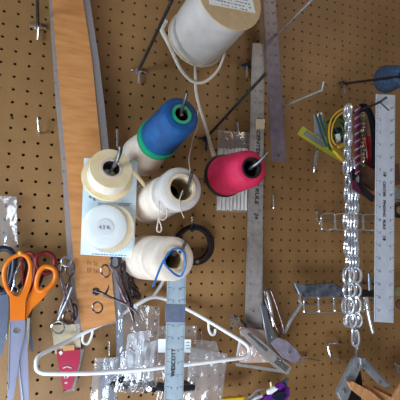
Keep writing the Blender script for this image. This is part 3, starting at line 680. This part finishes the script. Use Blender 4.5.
v, f = disc_geo(at(127.5, 305, F + .15), .13 * S, .06 * S); mesh('pivot', v, f, 'chrome', t)
t = thing('forceps', 'closed dark forceps hanging behind the open pair beside the cream cones', 'forceps', at(122, 280, 2.6))
ring(t, 115, 262, 4.6, 6, 2.6, 1.2, 'dsteel'); ring(t, 124, 256, 4.2, 6, 2.5, 1.2, 'dsteel')
ptube('arm', [(117, 267, 2.6), (121, 280, 2.6), (127, 297, 2.6), (132, 313, 2.6), (134, 322, 2.6)], 2.6, [1.7, 1.9, 2.0, 1.6, .6], 'dsteel', t, sm=4)
ptube('arm', [(124, 261, 2.5), (125, 275, 2.5), (129, 290, 2.5), (132, 305, 2.5), (133, 318, 2.5)], 2.5, [1.7, 1.8, 1.9, 1.5, .6], 'dsteel', t, sm=4)
t = thing('chain_bundle', 'dark clump of small metal parts behind the forceps', 'hardware', at(134, 285, 1.0))
random.seed(11)
for k in range(16):
    u = 126 + random.uniform(0, 11) ; v = 268 + k * 1.9
    u = 124 + (v - 268) * .38 + random.uniform(-2.5, 3.5)
    ptube('ring', [(u + 3 * math.cos(a) * random.uniform(.8, 1), v + 2.4 * math.sin(a), 1.0 + .1 * (k % 4)) for a in (0, 1.05, 2.1, 3.14, 4.2, 5.25)], 1, .8, 'dsteel' if k % 4 else 'chrome', t, closed=True, sm=3, seg=6)
tag(slab('metal_strip', [(110.5, 255), (119, 255), (122, 300), (123, 345), (121.5, 380), (117, 380), (116, 322), (112, 285)], 1.0, .06, 'greycard'), 'narrow blue grey strip hanging along the right edge of the wooden board', 'strip')

# bundle of small silver scissors at left
F = 2.2
t = thing('scissors', 'small steel scissors with round rings hanging left of the wooden board', 'scissors', at(66, 290, F))
ring(t, 66.5, 261.5, 5, 4.6, F, .9, 'steel'); ring(t, 58, 327.5, 6.4, 6.0, F, .9, 'chrome')
ptube('arm', [(72, 287, F), (68, 298, F), (63, 309, F), (58, 320, F)], F, [1.1, 1.5, 1.5, 1.1], 'steel', t, sm=3)
ptube('arm', [(62, 264, F), (60, 275, F), (63, 288, F), (66, 300, F), (68, 312, F)], F, [1.0, 1.2, 1.6, 1.5, .6], 'stain', t, sm=3)
t = thing('scissors', 'tarnished small scissors tangled behind the steel ones', 'scissors', at(68, 300, 1.6))
ring(t, 70, 268, 4.5, 8, 1.6, .8, 'stain'); ring(t, 60, 268, 3.4, 5, 1.6, .8, 'dsteel'); 
ptube('arm', [(70, 276, 1.6), (66, 292, 1.6), (61, 308, 1.6), (58, 316, 1.6)], 1.6, [1, 1.4, 1.8, .7], 'stain', t, sm=3)
ptube('arm', [(60, 274, 1.6), (66, 290, 1.6), (72, 306, 1.6), (74, 320, 1.6)], 1.6, [1, 1.4, 2.2, 1.2], 'stain', t, sm=3)
ring(t, 68, 318, 5, 6, 1.7, 1.2, 'stain')
ring(t, 74, 312, 3, 8, 1.6, 1.0, 'dsteel')

# ------------------------------------------------------------------ crimson package
t = thing('package', 'crimson tapered package on a kraft card under the hanger', 'package', at(67, 360, .5))
slab('kraft_card', [(51, 325), (80, 324), (81, 352), (55, 354)], .42, .03, 'kraft', t)
slab('crimson_wrap', [(56.5, 351), (80.5, 349), (79.5, 362), (72, 388), (63.5, 391), (59, 368)], .6, .14, 'magenta', t, .03)
slab('clear_edge', [(80.5, 349), (84, 349), (74.5, 390.5), (61.5, 393), (72, 388)], .58, .1, 'acryl', t)
slab('orange_label', [(62.5, 346.5), (74, 344.5), (74.5, 350), (63, 351)], .64, .03, 'orangelabel', t)
slab('white_badge', [(58.7, 352.5), (61, 350.5), (63, 353), (60.5, 355.5)], .63, .02, 'label', t)
ptube('white_arc', [(63, 368.3, .64), (67, 366.6, .64), (71.5, 368, .64)], .64, .5, 'label', t, sm=3, seg=5)
text('lettering', 'CV', at(66.5, 377, .62), .28 * S, RT, UP, 'label', t, lift=.02 * S)
text('lettering', 'ez', at(66, 382.5, .62), .24 * S, RT, UP, 'label', t, lift=.02 * S)

# ------------------------------------------------------------------ bags
t = thing('polybag', 'clear bag with glinting creases hanging at the left edge above the scissors', 'bag', at(8, 220, .8), 'clear plastic bags')
bag('film', [(-12, 196), (16.5, 197), (18, 248), (-12, 250)], .8, 'bag_milky', t, puff=.35, amp=.07)
slab('folded_rim', [(-12, 195), (16.8, 196), (16.6, 199.5), (-12, 198.5)], 1.0, .16, 'blister', t)
t = thing('polybag', 'clear bag of small silver parts low at the left edge behind the scissors blades', 'bag', at(2, 315, .6), 'clear plastic bags')
bag('film', [(-12, 290), (6, 292), (7, 340), (-12, 342)], .6, 'bag_milky', t, puff=.3, amp=.08)
random.seed(5)
def nut_geo(c, r, th, n, hole=.5):
    a = n.orthogonal().normalized(); b = n.cross(a); V = []; Fc = []
    for z in (0, th):
        for rr in (r, r * hole):
            for k in range(6):
                q = k * math.pi / 3; V.append(c + n * z + a * rr * math.cos(q) + b * rr * math.sin(q))
    for k in range(6):
        l = (k + 1) % 6
        Fc += [(k, l, 6 + l, 6 + k), (12 + k, 12 + l, 18 + l, 18 + k), (k, l, 12 + l, 12 + k), (6 + k, 6 + l, 18 + l, 18 + k)]
    return V, Fc
t = thing('polybag', 'large clear bag of nuts and screws in front of the hanger, beside the blue ruler', 'bag', at(137, 350, 2), 'clear plastic bags')
bag('film', [(119, 303), (160, 307), (158, 394), (114, 392)], 2.0, 'bag', t, puff=.5, nx=20, ny=18, amp=.13)
for q_ in (([(128, 334), (150, 330), (146, 364), (124, 360)], 1.9), ([(136, 346), (157, 340), (153, 384), (130, 380)], 2.1), ([(121, 352), (141, 350), (140, 386), (118, 388)], 2.0)):
    bag('crumpled_film', q_[0], q_[1], 'crumple', t, puff=.25, nx=12, ny=12, amp=.16)
for k in range(46):
    u = random.uniform(112, 154); v = random.uniform(378, 392) - 3.5 * math.sin((u - 112) / 42 * 3.14) * 0 - (random.random() < .2) * random.uniform(0, 12)
    n = Vector((random.uniform(-1, 1), -1, random.uniform(-1, 1))).normalized()
    vv, ff = nut_geo(at(u, v, 2.0 + random.uniform(-.25, .35)), random.uniform(.17, .24) * S, .14 * S, n)
    mesh('nut', vv, ff, ['chrome', 'dsteel', 'chrome', 'steel'][k % 4], t, False)
for k in range(9):
    u = random.uniform(120, 150); v = random.uniform(350, 380)
    a = at(u, v, 2.1); d = Vector((random.uniform(-1, 1), random.uniform(-.3, .3), random.uniform(-1, 1))).normalized()
    tube('screw', [a, a + d * .5 * S], .06 * S, 'chrome', t, 6)
t = thing('polybag', 'small clear bag over a grey card left of the bag of nuts', 'bag', at(106, 380, 1.6), 'clear plastic bags')
slab('grey_card', [(100, 361), (117, 360), (116, 385), (113, 412), (101, 412)], 1.5, .06, 'greycard', t)
bag('film', [(95, 358), (119, 357), (116, 415), (88, 415)], 1.75, 'bag_milky', t, puff=.25, amp=.07)
slab('zip_strip', [(95, 359), (119, 358), (119, 361), (95, 362)], 1.98, .08, 'blister', t)
t = thing('polybag', 'clear bag with white label and a black part behind the blue ruler', 'bag', at(176, 360, 1.8), 'clear plastic bags')
bag('film', [(158, 326), (197, 326), (195, 402), (156, 402)], 1.8, 'bag', t, puff=.3, amp=.05)
slab('white_label', [(158, 339), (191, 339.5), (191, 352.5), (158, 352.5)], 2.2, .03, 'label', t)
ptube('black_part', [(182, 386, 2.1), (188, 386, 2.1), (193.5, 386, 2.1)], 2.1, 5.2, 'blackp', t, sm=0, seg=14)
ptube('black_part', [(157, 386, 2.1), (166, 388, 2.1)], 2.1, 4.2, 'blackp', t, sm=0, seg=12)
G = ([], [])
for k in range(3): G = merge(G, bar_geo(at(186, 342.5 + k * 3, 2.24), at(189.5, 342.6 + k * 3, 2.24), .05 * S, .006 * S))
mesh('small_print', G[0], G[1], 'blueink', t, False)
t = thing('polybag', 'crinkled empty clear bag hanging right of the blue ruler', 'bag', at(208, 370, 2.2), 'clear plastic bags')
bag('film', [(190, 347), (227.5, 354), (220, 415), (184, 415)], 2.2, 'bag_milky', t, puff=.45, nx=12, ny=14, amp=.1)
bag('rear_film', [(196, 340), (216, 341), (222, 360), (192, 362)], 1.8, 'bag_milky', t, puff=.15, amp=.06)
slab('zip_strip', [(196, 351.5), (227.5, 354), (227, 356), (196, 353.5)], 2.62, .05, 'blister', t)

# ------------------------------------------------------------------ plier shaped metal tool in a pink tinged bag
t = thing('plier_tool', 'steel punch pliers with looped handle in a pink tinged bag, low centre', 'tool', at(265, 345, 2))
F = 2.6
bag('pink_film', [(240, 327), (263, 330), (294, 362), (239, 363)], 2.0, 'bag_pink', t, puff=.35, nx=12, ny=8, amp=.08)
slab('bag_hem', [(236, 363), (290, 371), (289, 374), (236, 366)], 2.1, .08, 'alu_dull', t)
slab('long_jaw', [(240, 330), (245, 328.5), (262, 341), (292, 367.5), (287, 375), (275, 367.5), (256, 350)], F, .22, 'alu_dull', t, .04)
slab('jaw_groove', [(247, 334), (249, 333), (268, 350), (266, 352)], F + .04, .05, 'steel', t)
G = ([], [])
for k in range(4): G = merge(G, bar_geo(at(274 + k * .9, 362.5 - k * 1.3, F + .05), at(286 + k * .9, 372 - k * 1.3, F + .05), .05 * S, .04 * S))
mesh('serrated_strips', G[0], G[1], 'chrome', t, False)
slab('cover_plate', [(260.5, 303), (266, 306), (271, 326), (277, 337), (275, 347), (268, 343), (264, 325)], F + .25, .2, 'steel', t, .04)
slab('lower_plate', [(271, 343), (277, 337.5), (286, 340), (296, 349), (301, 357), (296, 364), (283, 358)], F + .3, .2, 'lilacplate', t, .04)
loop('handle_loop', [(265, 290), (270, 290), (274, 299), (279, 314), (283, 327), (283, 334), (278, 331), (272, 317), (266, 302)], F + .1, .95, 'stain', t, 1)
ptube('inner_grip', [(266, 291, F), (268.5, 300, F), (271, 312, F), (273.5, 326, F)], F, [1.4, 2.2, 2.2, 1.6], 'link', t, sm=3, seg=10)
ptube('grip_lining', [(264.5, 292, F - .1), (265.5, 304, F - .1), (270, 322, F - .1)], F, [1.5, 2.4, 1.5], 'blackp', t, sm=3, seg=10)
slab('dark_slot', [(276.5, 341.5), (282, 342.5), (286, 347), (279, 346)], F + .28, .05, 'blackp', t)
for (u, v) in ((273, 337), (289, 352), (281, 360), (277, 358)):
    v_, f_ = disc_geo(at(u, v, F + .27), .12 * S, .08 * S); mesh('rivet', v_, f_, 'chrome', t)
for (u, v, r_) in ((233, 324, .3), (237, 320, .26), (238.5, 325.5, .24), (232, 318, .22)):
    vv, ff = nut_geo(at(u, v, 2.0), r_ * S, .2 * S, Vector((-.3, -1, .3)).normalized(), .45); mesh('small_nut', vv, ff, 'chrome' if r_ > .19 else 'dsteel', t, False)
ptube('spring', [(234, 316, 1.9), (239, 319, 1.9), (244, 323, 1.9), (247, 330, 1.9)], 1.9, 1.3, 'dsteel', t, sm=3)

# ------------------------------------------------------------------ wire racks
def rack(label, corners, h, n, bend=True):
    """row of wire loops: top, middle and bottom rails with uprights, rounded ends, and legs back to the board"""
    (u0, v0), (u1, v1), hh = corners
    t = thing('wire_rack', label, 'wire rack', at((u0 + u1) / 2, (v0 + v1) / 2, h * .5), 'chrome wire racks')
    for k in range(n):
        a = u0 + (u1 - u0) * k / n; b = u0 + (u1 - u0) * (k + 1) / n; g = (b - a) * .1
        va = v0 + (v1 - v0) * k / n
        ptube('wire_loop', [(a + .4, va + 3, h), (a + 1.5, va + .6, h), ((a + b) / 2, va, h), (b - 1.5, va + .6, h), (b - .4, va + 3, h), (b - .4, va + hh - 3, h), (b - 1.5, va + hh - .6, h), ((a + b) / 2, va + hh, h), (a + 1.5, va + hh - .6, h), (a + .4, va + hh - 3, h)], h, .95, 'chrome', t, closed=True, sm=3, seg=8)
    ptube('rail', [(u0 - 1, v0 + hh * .45, h * .96), (u1 + 1, v1 + hh * .45, h * .96)], h, .7, 'steel', t, sm=0)
    ptube('end_leg', [(u0, v0 + hh * .8, h), (u0 - 2.5, v0 + hh * .5, h * .5), (u0 - 4, v0 + hh * .35, .0)], h, .9, 'chrome', t, sm=0)
    ptube('end_leg', [(u1, v1 + hh * .3, h), (u1 - 2.5, v1 + hh * .3, h * .5), (u1 - 5, v1 + hh * .3, 0)], h, .9, 'chrome', t, sm=0)
    return t
t = rack('chrome wire rack behind the chain at mid height', ((321, 213.5), (391, 214.5), 16.5), 1.2, 5)
ptube('end_clip', [(316.5, 211, .8), (317, 220, .8), (321.5, 223, .9)], .8, 1.0, 'chrome', t, sm=2)
t = rack('lower chrome wire rack carrying the blue grey clamp', ((303.5, 297), (380, 295), 16), 1.2, 5)
t = thing('bar_clamp', 'blue grey steel clamp with bent chrome handles lying in the lower rack', 'clamp', at(330, 295, 1.8))
slab('clamp_bar', [(294.5, 283.5), (305, 285), (335, 283), (342, 287), (346, 297), (303, 297), (299, 294)], 1.9, .5, 'bluemetal', t, .1)
slab('clamp_bar', [(348, 292), (366, 290), (379, 291), (379, 297), (350, 297)], 1.6, .4, 'blackp', t, .08)
ptube('handle', [(300, 294, 1.8), (299.5, 300, 2.0), (300.5, 304.5, 2.2), (296, 312, 2.3), (290, 321, 2.4), (284.5, 333.5, 2.4)], 2, [1.5, 1.6, 1.9, 2.0, 1.9, 1.5], 'link', t, sm=4, seg=10)
ptube('handle', [(366.5, 297, 1.8), (367.5, 308, 2), (370, 322, 2), (373, 333, 2)], 2, [1.6, 2.2, 2.0, 1.7], 'link', t, sm=4, seg=10)
ptube('clamp_screw', [(369, 274, 1.8), (369.5, 290, 1.8)], 1.8, 2.2, 'steel', t, sm=0, seg=10)
ptube('clamp_screw', [(363, 283, 1.6), (374, 284, 1.6)], 1.6, 1.3, 'dsteel', t, sm=0, seg=8)
ptube('side_rod', [(375.5, 297, 1.7), (376, 310, 1.7)], 1.7, 1.3, 'chrome', t, sm=0)

# ------------------------------------------------------------------ wire hooks low on the board
t = thing('wire_hook', 'C shaped chrome wire hook on the bare board below the lower rack', 'hook', at(334, 350, .6))
ptube('wire', [(341, 344, 0), (336, 343.6, .8), (328.5, 344.2, 1.0), (328.2, 349, 1.0), (330.3, 356, 1.0), (333, 358, 1.0), (338, 359.4, .8), (340, 359, 0)], .8, 1.1, 'chrome', t, sm=4)
t = thing('wire_hook', 'thin T shaped wire hook right of the plier tool', 'hook', at(305, 360, .5))
ptube('cross_wire', [(297.5, 358, .2), (299, 357.4, .4), (308, 358, .4)], .4, .9, 'chrome', t, sm=2)
ptube('leg', [(303, 358, .5), (303, 365, .5)], .5, 1.0, 'chrome', t, sm=0)
ptube('arm', [(307, 358, .4), (313, 359.5, 1.2), (320, 360.5, 2)], .4, .5, 'rod', t, sm=2)
t = thing('wire_hook', 'chrome wire hook cut off by the right edge, low on the board', 'hook', at(397, 366, .6))
ptube('wire', [(394, 363, 1), (397, 366, 1), (402, 366, .8), (406, 366, 0)], .8, 1.2, 'chrome', t, sm=3)
ptube('leg', [(397, 366, 1), (398, 373, 1)], .8, 1.3, 'chrome', t, sm=0)

# ------------------------------------------------------------------ chain
t = thing('link_chain', 'long silver chain of grouped oval rings hanging in front of the racks', 'chain', at(352, 230, 4))
H = 5.7; y = 112; k = 0; ends = []
def oval(u, v, ru, rv, h, yaw, rp, m='link', sq=.75):
    c = at(u, v, h); kx = px(u, v, h) ; pts = []
    ax = Vector((math.cos(yaw), math.sin(yaw), 0)) * ru * kx * 1.1; az = UP * rv * kx
    for q in range(14):
        a = 2 * math.pi * q / 14; pts.append(c + ax * math.copysign(abs(math.cos(a)) ** sq, math.cos(a)) + az * math.sin(a))
    return tube('link', pts, rp * kx, m, t, 7, True, 2)
while y < 330:
    wide = k % 2 == 0; lower = y > 275; 
    hgt = 7.4 if wide else 6.2
    cx = 352.2 + .6 * math.sin(k * 1.3) + (0 if y < 300 else (y - 300) * .03)
    if y < 163: xs = (-5.2, -3.0)
    elif wide: xs = (-5.6, -2.9, 0.6, 3.6)
    else: xs = (-4.4, -1.6, 1.3, 3.9)
    for q, x in enumerate(xs):
        if lower: yaw = (.45 if q % 2 else 1.4) - .1 * k; ru = 4.4
        else: yaw = (1.32 if wide else 1.24) - .12 * (q == len(xs) - 1); ru = 4.6
        oval(cx + x, y + random.uniform(-.4, .4), ru, hgt, H + .05 * q, yaw, 1.45 if wide else 1.35, 'link')
    y += 13.6 if not lower else 15; k += 1
oval(354, 333, 4, 9, H, .5, 1.3); oval(355.5, 338, 3, 8, H, -.7, 1.3); oval(357, 350, 1.6, 6.5, H, .5, .9, 'steel')
# cord beside the chain
t = thing('braided_cord', 'wine and pink braided cord hanging beside the upper chain', 'cord', at(358, 140, 5))
for m_, ph in (('cordwine', 0), ('cordpink', 2.1), ('cordwine', 4.2)):
    ptube('strand', [(357.6 + 2.3 * math.cos(v * .8 + ph), v, 6.2 + .2 * math.sin(v * .8 + ph)) for v in range(107, 176, 1)], 5, 1.0, m_, t, sm=2, seg=6)
t = thing('beaded_cord', 'olive and silver beaded cord right of the braided cord', 'cord', at(363, 140, 5))
random.seed(3)
for k in range(15):
    v_, f_ = lathe_geo([(.001 * S, -.16 * S), (.13 * S, -.1 * S), (.17 * S, 0), (.13 * S, .1 * S), (.001 * S, .16 * S)], at(363.2 + random.uniform(-.8, .8), 112 + 3.8 * k, 6.0), UP, 10)
    mesh('bead', v_, f_, ['olive', 'chrome', 'greenw', 'cordpink'][k % 4], t)
t = tag(slab('belt_buckle', [(351, 172), (355, 168), (361, 168), (361.5, 182), (367, 189), (376, 197), (374, 202), (362, 193), (352, 185)], 6.3, .35, 'blackp', None, .06), 'black plastic buckle at the side of the chain below the braided cord', 'buckle')
tag(slab('red_tag', [(352, 181), (355.5, 180), (361, 190), (360, 194), (353, 189)], 6.5, .15, 'cordwine', None, .02), 'small wine red tab beside the black buckle', 'tab')

# wires, straps and tools behind the chain
H = 3.6
t = thing('wire_bundle', 'bundle of looped yellow wires left of the chain', 'wires', at(335, 135, H))
ptube('yellow_wire', [(352, 107, H), (343, 109, H), (335, 114, H), (330, 123, H), (329, 135, H), (331, 145, H), (337, 152, H), (343, 157, H)], H, .75, 'yellow', t, sm=5)
ptube('yellow_wire', [(352, 110, H), (344, 112, H), (337, 117, H), (332.5, 126, H), (332, 138, H), (336, 145, H), (342, 146.5, H), (346, 144, H)], H, .7, 'yellow', t, sm=5)
ptube('yellow_plug', [(333, 150, H + .2), (339, 156, H + .2), (345, 162, H + .2)], H, [1.6, 2.4, 2.2], 'yellow', t, sm=2, seg=10)
ptube('yellow_plug', [(338, 147, H + .2), (344, 145, H + .2), (348, 142, H + .2)], H, [1.5, 2.4, 2.2], 'yellow', t, sm=2, seg=10)
t = thing('wire_bundle', 'tangle of dark teal and green wires beside the yellow ones', 'wires', at(330, 130, 3))
for pts, m_ in ((((315, 113), (318, 122), (322, 135), (327, 147)), 'teal'), (((319, 114), (322, 124), (326, 136), (330, 150)), 'teal'), (((326, 118), (325, 128), (327, 140), (332, 152)), 'greenw'), (((337, 122), (342, 127), (343, 134), (338, 140), (334, 135)), 'greenw'), (((335, 128), (339, 133), (345, 131), (348, 125)), 'teal'), (((338, 118), (344, 122), (349, 119)), 'greenw')):
    ptube('wire', [(u, v, 3.1) for u, v in pts], 3.1, .95, m_, t, sm=4)
slab('brown_plug', [(339, 115), (348, 117), (348, 126), (341, 126)], 2.8, .3, 'leather', t, .05)
slab('black_plug', [(333, 128), (347, 126), (348, 142), (335, 142)], 2.5, .3, 'blackp', t, .05)
slab('white_plug', [(336, 134), (340, 133.5), (341, 141), (337.5, 142.5)], 3.3, .2, 'label', t, .03)
t = thing('polybag', 'small grey green clear bag left of the yellow wires', 'bag', at(318, 128, 2.4), 'clear plastic bags')
bag('film', [(313.5, 114), (323, 112), (327, 148), (315, 144)], 2.6, 'bag_milky', t, puff=.2, amp=.03)
slab('grey_insert', [(315, 116), (322, 114), (325, 144), (316, 141)], 2.5, .05, 'greycard', t)
t = thing('header_tag', 'yellow green card tag with a grey label jutting out left of the wires', 'tag', at(320, 145, 2.6))
slab('card', [(297.5, 134), (302.5, 126), (326, 142), (353, 159), (350, 167), (322, 150)], 2.7, .06, 'yellowgreen', t)
slab('grey_label', [(303.5, 134.5), (306.5, 130.5), (325, 143.5), (326, 147), (321.5, 146.5)], 2.76, .03, 'greytag', t)
t = thing('curved_handle', 'bright curved metal handle hanging below the yellow green tag', 'tool', at(314, 160, 2))
ptube('handle', [(317.5, 148, 2.2), (315.5, 157, 2.3), (314.3, 166, 2.3), (313.8, 172, 2.2)], 2.2, [1.6, 2.4, 2.2, 1.1], 'chrome', t, sm=4, seg=10)
t = thing('red_tube', 'glossy red tube hanging between the chain and the white ruler', 'tube', at(368, 155, 4.6))
ptube('tube_body', [(366, 137, 4.6), (368, 155, 4.6), (371, 173, 4.6), (372, 182, 4.6)], 4.6, 5.0, 'red', t, sm=2, seg=16)
ptube('tube_cap', [(364, 120, 4.5), (364.5, 137, 4.5)], 4.5, 3.2, 'leather', t, sm=0, seg=14)
t = tag(ptube('strap', [(360, 108, 6.2), (366, 108, 6.2), (370, 114, 6.2), (373, 126, 6.2), (374.5, 142, 6.2), (374.5, 158, 6.2), (373, 168, 6.2)], 6.6, 4.2, 'blackstrap', sm=5, flat=(1, .22)), 'black webbing strap curving down beside the white metal ruler', 'strap')
t = thing('leather_sheath', 'brown leather sheath tucked between the chain and the white ruler', 'sheath', at(368, 180, 3.8))
slab('sheath_body', [(360, 166), (366, 164), (379, 173), (381, 186), (373, 191), (362, 182)], 5.5, .4, 'leather', t, .1)
slab('orange_trim', [(362, 178), (373, 181), (379, 184), (378, 194), (370, 191), (363, 187)], 5.0, .4, 'orangebr', t, .1)

# ------------------------------------------------------------------ at the right edge
t = thing('knitting_tool', 'black and red handled tool peeking out right of the white ruler', 'tool', at(398, 180, 3))
slab('handle', [(392, 165), (399, 163), (401, 184), (395, 186)], 3, .4, 'leather', t, .1)
slab('silver_part', [(391, 184), (399, 189), (405, 196), (405, 202), (395, 198)], 3, .3, 'cast', t, .06)
t = tag(ptube('black_ring', [(399 + 5 * math.cos(a * .7854), 210 + 6 * math.sin(a * .7854)) for a in range(8)], 3.2, 2.2, 'blackp', closed=True, sm=3, seg=10), 'black ring at the right edge beside the white ruler', 'ring')
t = thing('brass_knob', 'olive brass knob at the right edge above the end of the white ruler', 'knob', at(397, 292, 2))
v, f = lathe_geo([(.001 * S, .5 * S), (.5 * S, .45 * S), (.62 * S, .2 * S), (.5 * S, 0)], at(398.5, 291, 1.6), Vector((-.4, -1, 0)).normalized(), 20); mesh('knob_cap', v, f, 'olive', t)
v, f = lathe_geo([(.001 * S, .4 * S), (.42 * S, .36 * S), (.5 * S, .1 * S), (.4 * S, 0)], at(399.5, 304, 1.6), Vector((-.4, -1, 0)).normalized(), 20); mesh('knob_base', v, f, 'leather', t)

# ------------------------------------------------------------------ cast bracket and tan strips
t = thing('angle_clamp', 'grey cast metal angle clamp low at the right', 'clamp', at(355, 375, 3))
slab('long_arm', [(354.5, 359.5), (357.5, 356.8), (363, 358.5), (362, 366), (357, 378), (347, 402), (341, 400), (338, 393)], 3.2, .45, 'cast', t, .06)
slab('short_arm', [(360, 358), (365.5, 358), (390, 384.5), (387.5, 388), (382, 386), (361, 365)], 3.3, .45, 'cast', t, .06)
ptube('arm_rib', [(366, 361, 3.5), (388, 384, 3.5)], 3.5, .7, 'steel', t, sm=0)
for (u, v) in ((357, 366.5), (362.5, 367), (379, 382), (344, 391)):
    v_, f_ = disc_geo(at(u, v, 3.3), .13 * S, .1 * S); mesh('rivet', v_, f_, 'chrome', t)
ptube('spring_wire', [(361, 366, 3.5), (365, 370, 3.6), (367, 368, 3.6)], 3.5, .7, 'chrome', t, sm=3)
tag(slab('black_pad', [(357, 373), (361, 371), (363, 383), (361, 402), (348, 402), (352, 388)], 2.9, .4, 'blackp', None, .08), 'black pad behind the long arm of the angle clamp', 'pad')
random.seed(9)
for lab, pts, hh in (('tan wooden strip lying uppermost beside the angle clamp', [(348, 382), (353, 381.5), (372, 392), (386, 404), (370, 404), (352, 390)], 3.7),
                     ('tan wooden strip beneath the upper one, right of the black pad', [(364, 386), (369, 386), (391, 397), (402, 405), (384, 405), (368, 394)], 3.3),
                     ('tan wooden strip in the lower right corner', [(374, 386), (377, 386.5), (398, 398), (405, 405), (396, 405), (378, 392)], 2.9)):
    tag(slab('wooden_strip', pts, hh, .3, 'tan', None, .05), lab, 'wood strip', 'tan wooden strips')
tag(slab('wooden_block', [(393, 398), (402, 384), (412, 384), (412, 405), (392, 405)], 3.4, .3, 'tan', None, .05), 'tan wooden block cut off at the lower right corner', 'wood block')

# ------------------------------------------------------------------ bottom edge: yellow bar and purple clips
tag(slab('yellow_bar', [(221, 399), (246, 397), (246.5, 410), (220, 410)], 2.2, .4, 'yellow', None, .06), 'flat yellow bar at the bottom edge left of the purple clips', 'bar')
t = thing('quilting_clips', 'cluster of purple clips and small silver tools at the bottom edge', 'clips', at(270, 395, 2.2))
slab('purple_clip', [(259, 406), (266, 397), (275, 391), (285, 384), (290, 388), (290, 396), (284, 404), (282, 412), (258, 412)], 2.2, .5, 'purple', t, .1)
slab('purple_clip', [(276, 386), (282, 382), (285, 386), (280, 391)], 2.6, .3, 'purple', t, .06)
slab('navy_clip', [(273, 398), (278, 393), (284, 392), (288, 395), (284, 401), (276, 403)], 2.7, .3, 'navy', t, .08)
slab('white_clip', [(268, 391), (275, 387), (279, 389), (272, 394.5), (268, 395)], 2.8, .3, 'label', t, .08)
slab('grey_jaw', [(282, 384), (287, 377), (289, 379), (286, 388)], 2.3, .2, 'bluemetal', t, .04)
ptube('silver_arm', [(244, 402, 2.4), (251, 397, 2.5), (257, 391, 2.5), (263, 389.5, 2.5)], 2.4, [1.8, 1.8, 1.5, 1.4], 'chrome', t, sm=3)
ptube('silver_arm', [(248, 404, 2.4), (256, 398, 2.5), (262, 396, 2.5)], 2.4, 1.5, 'alu', t, sm=3)
ptube('silver_pin', [(271.5, 388, 2.5), (270.5, 382, 2.5)], 2.4, [1.4, .9], 'cream', t, sm=0)
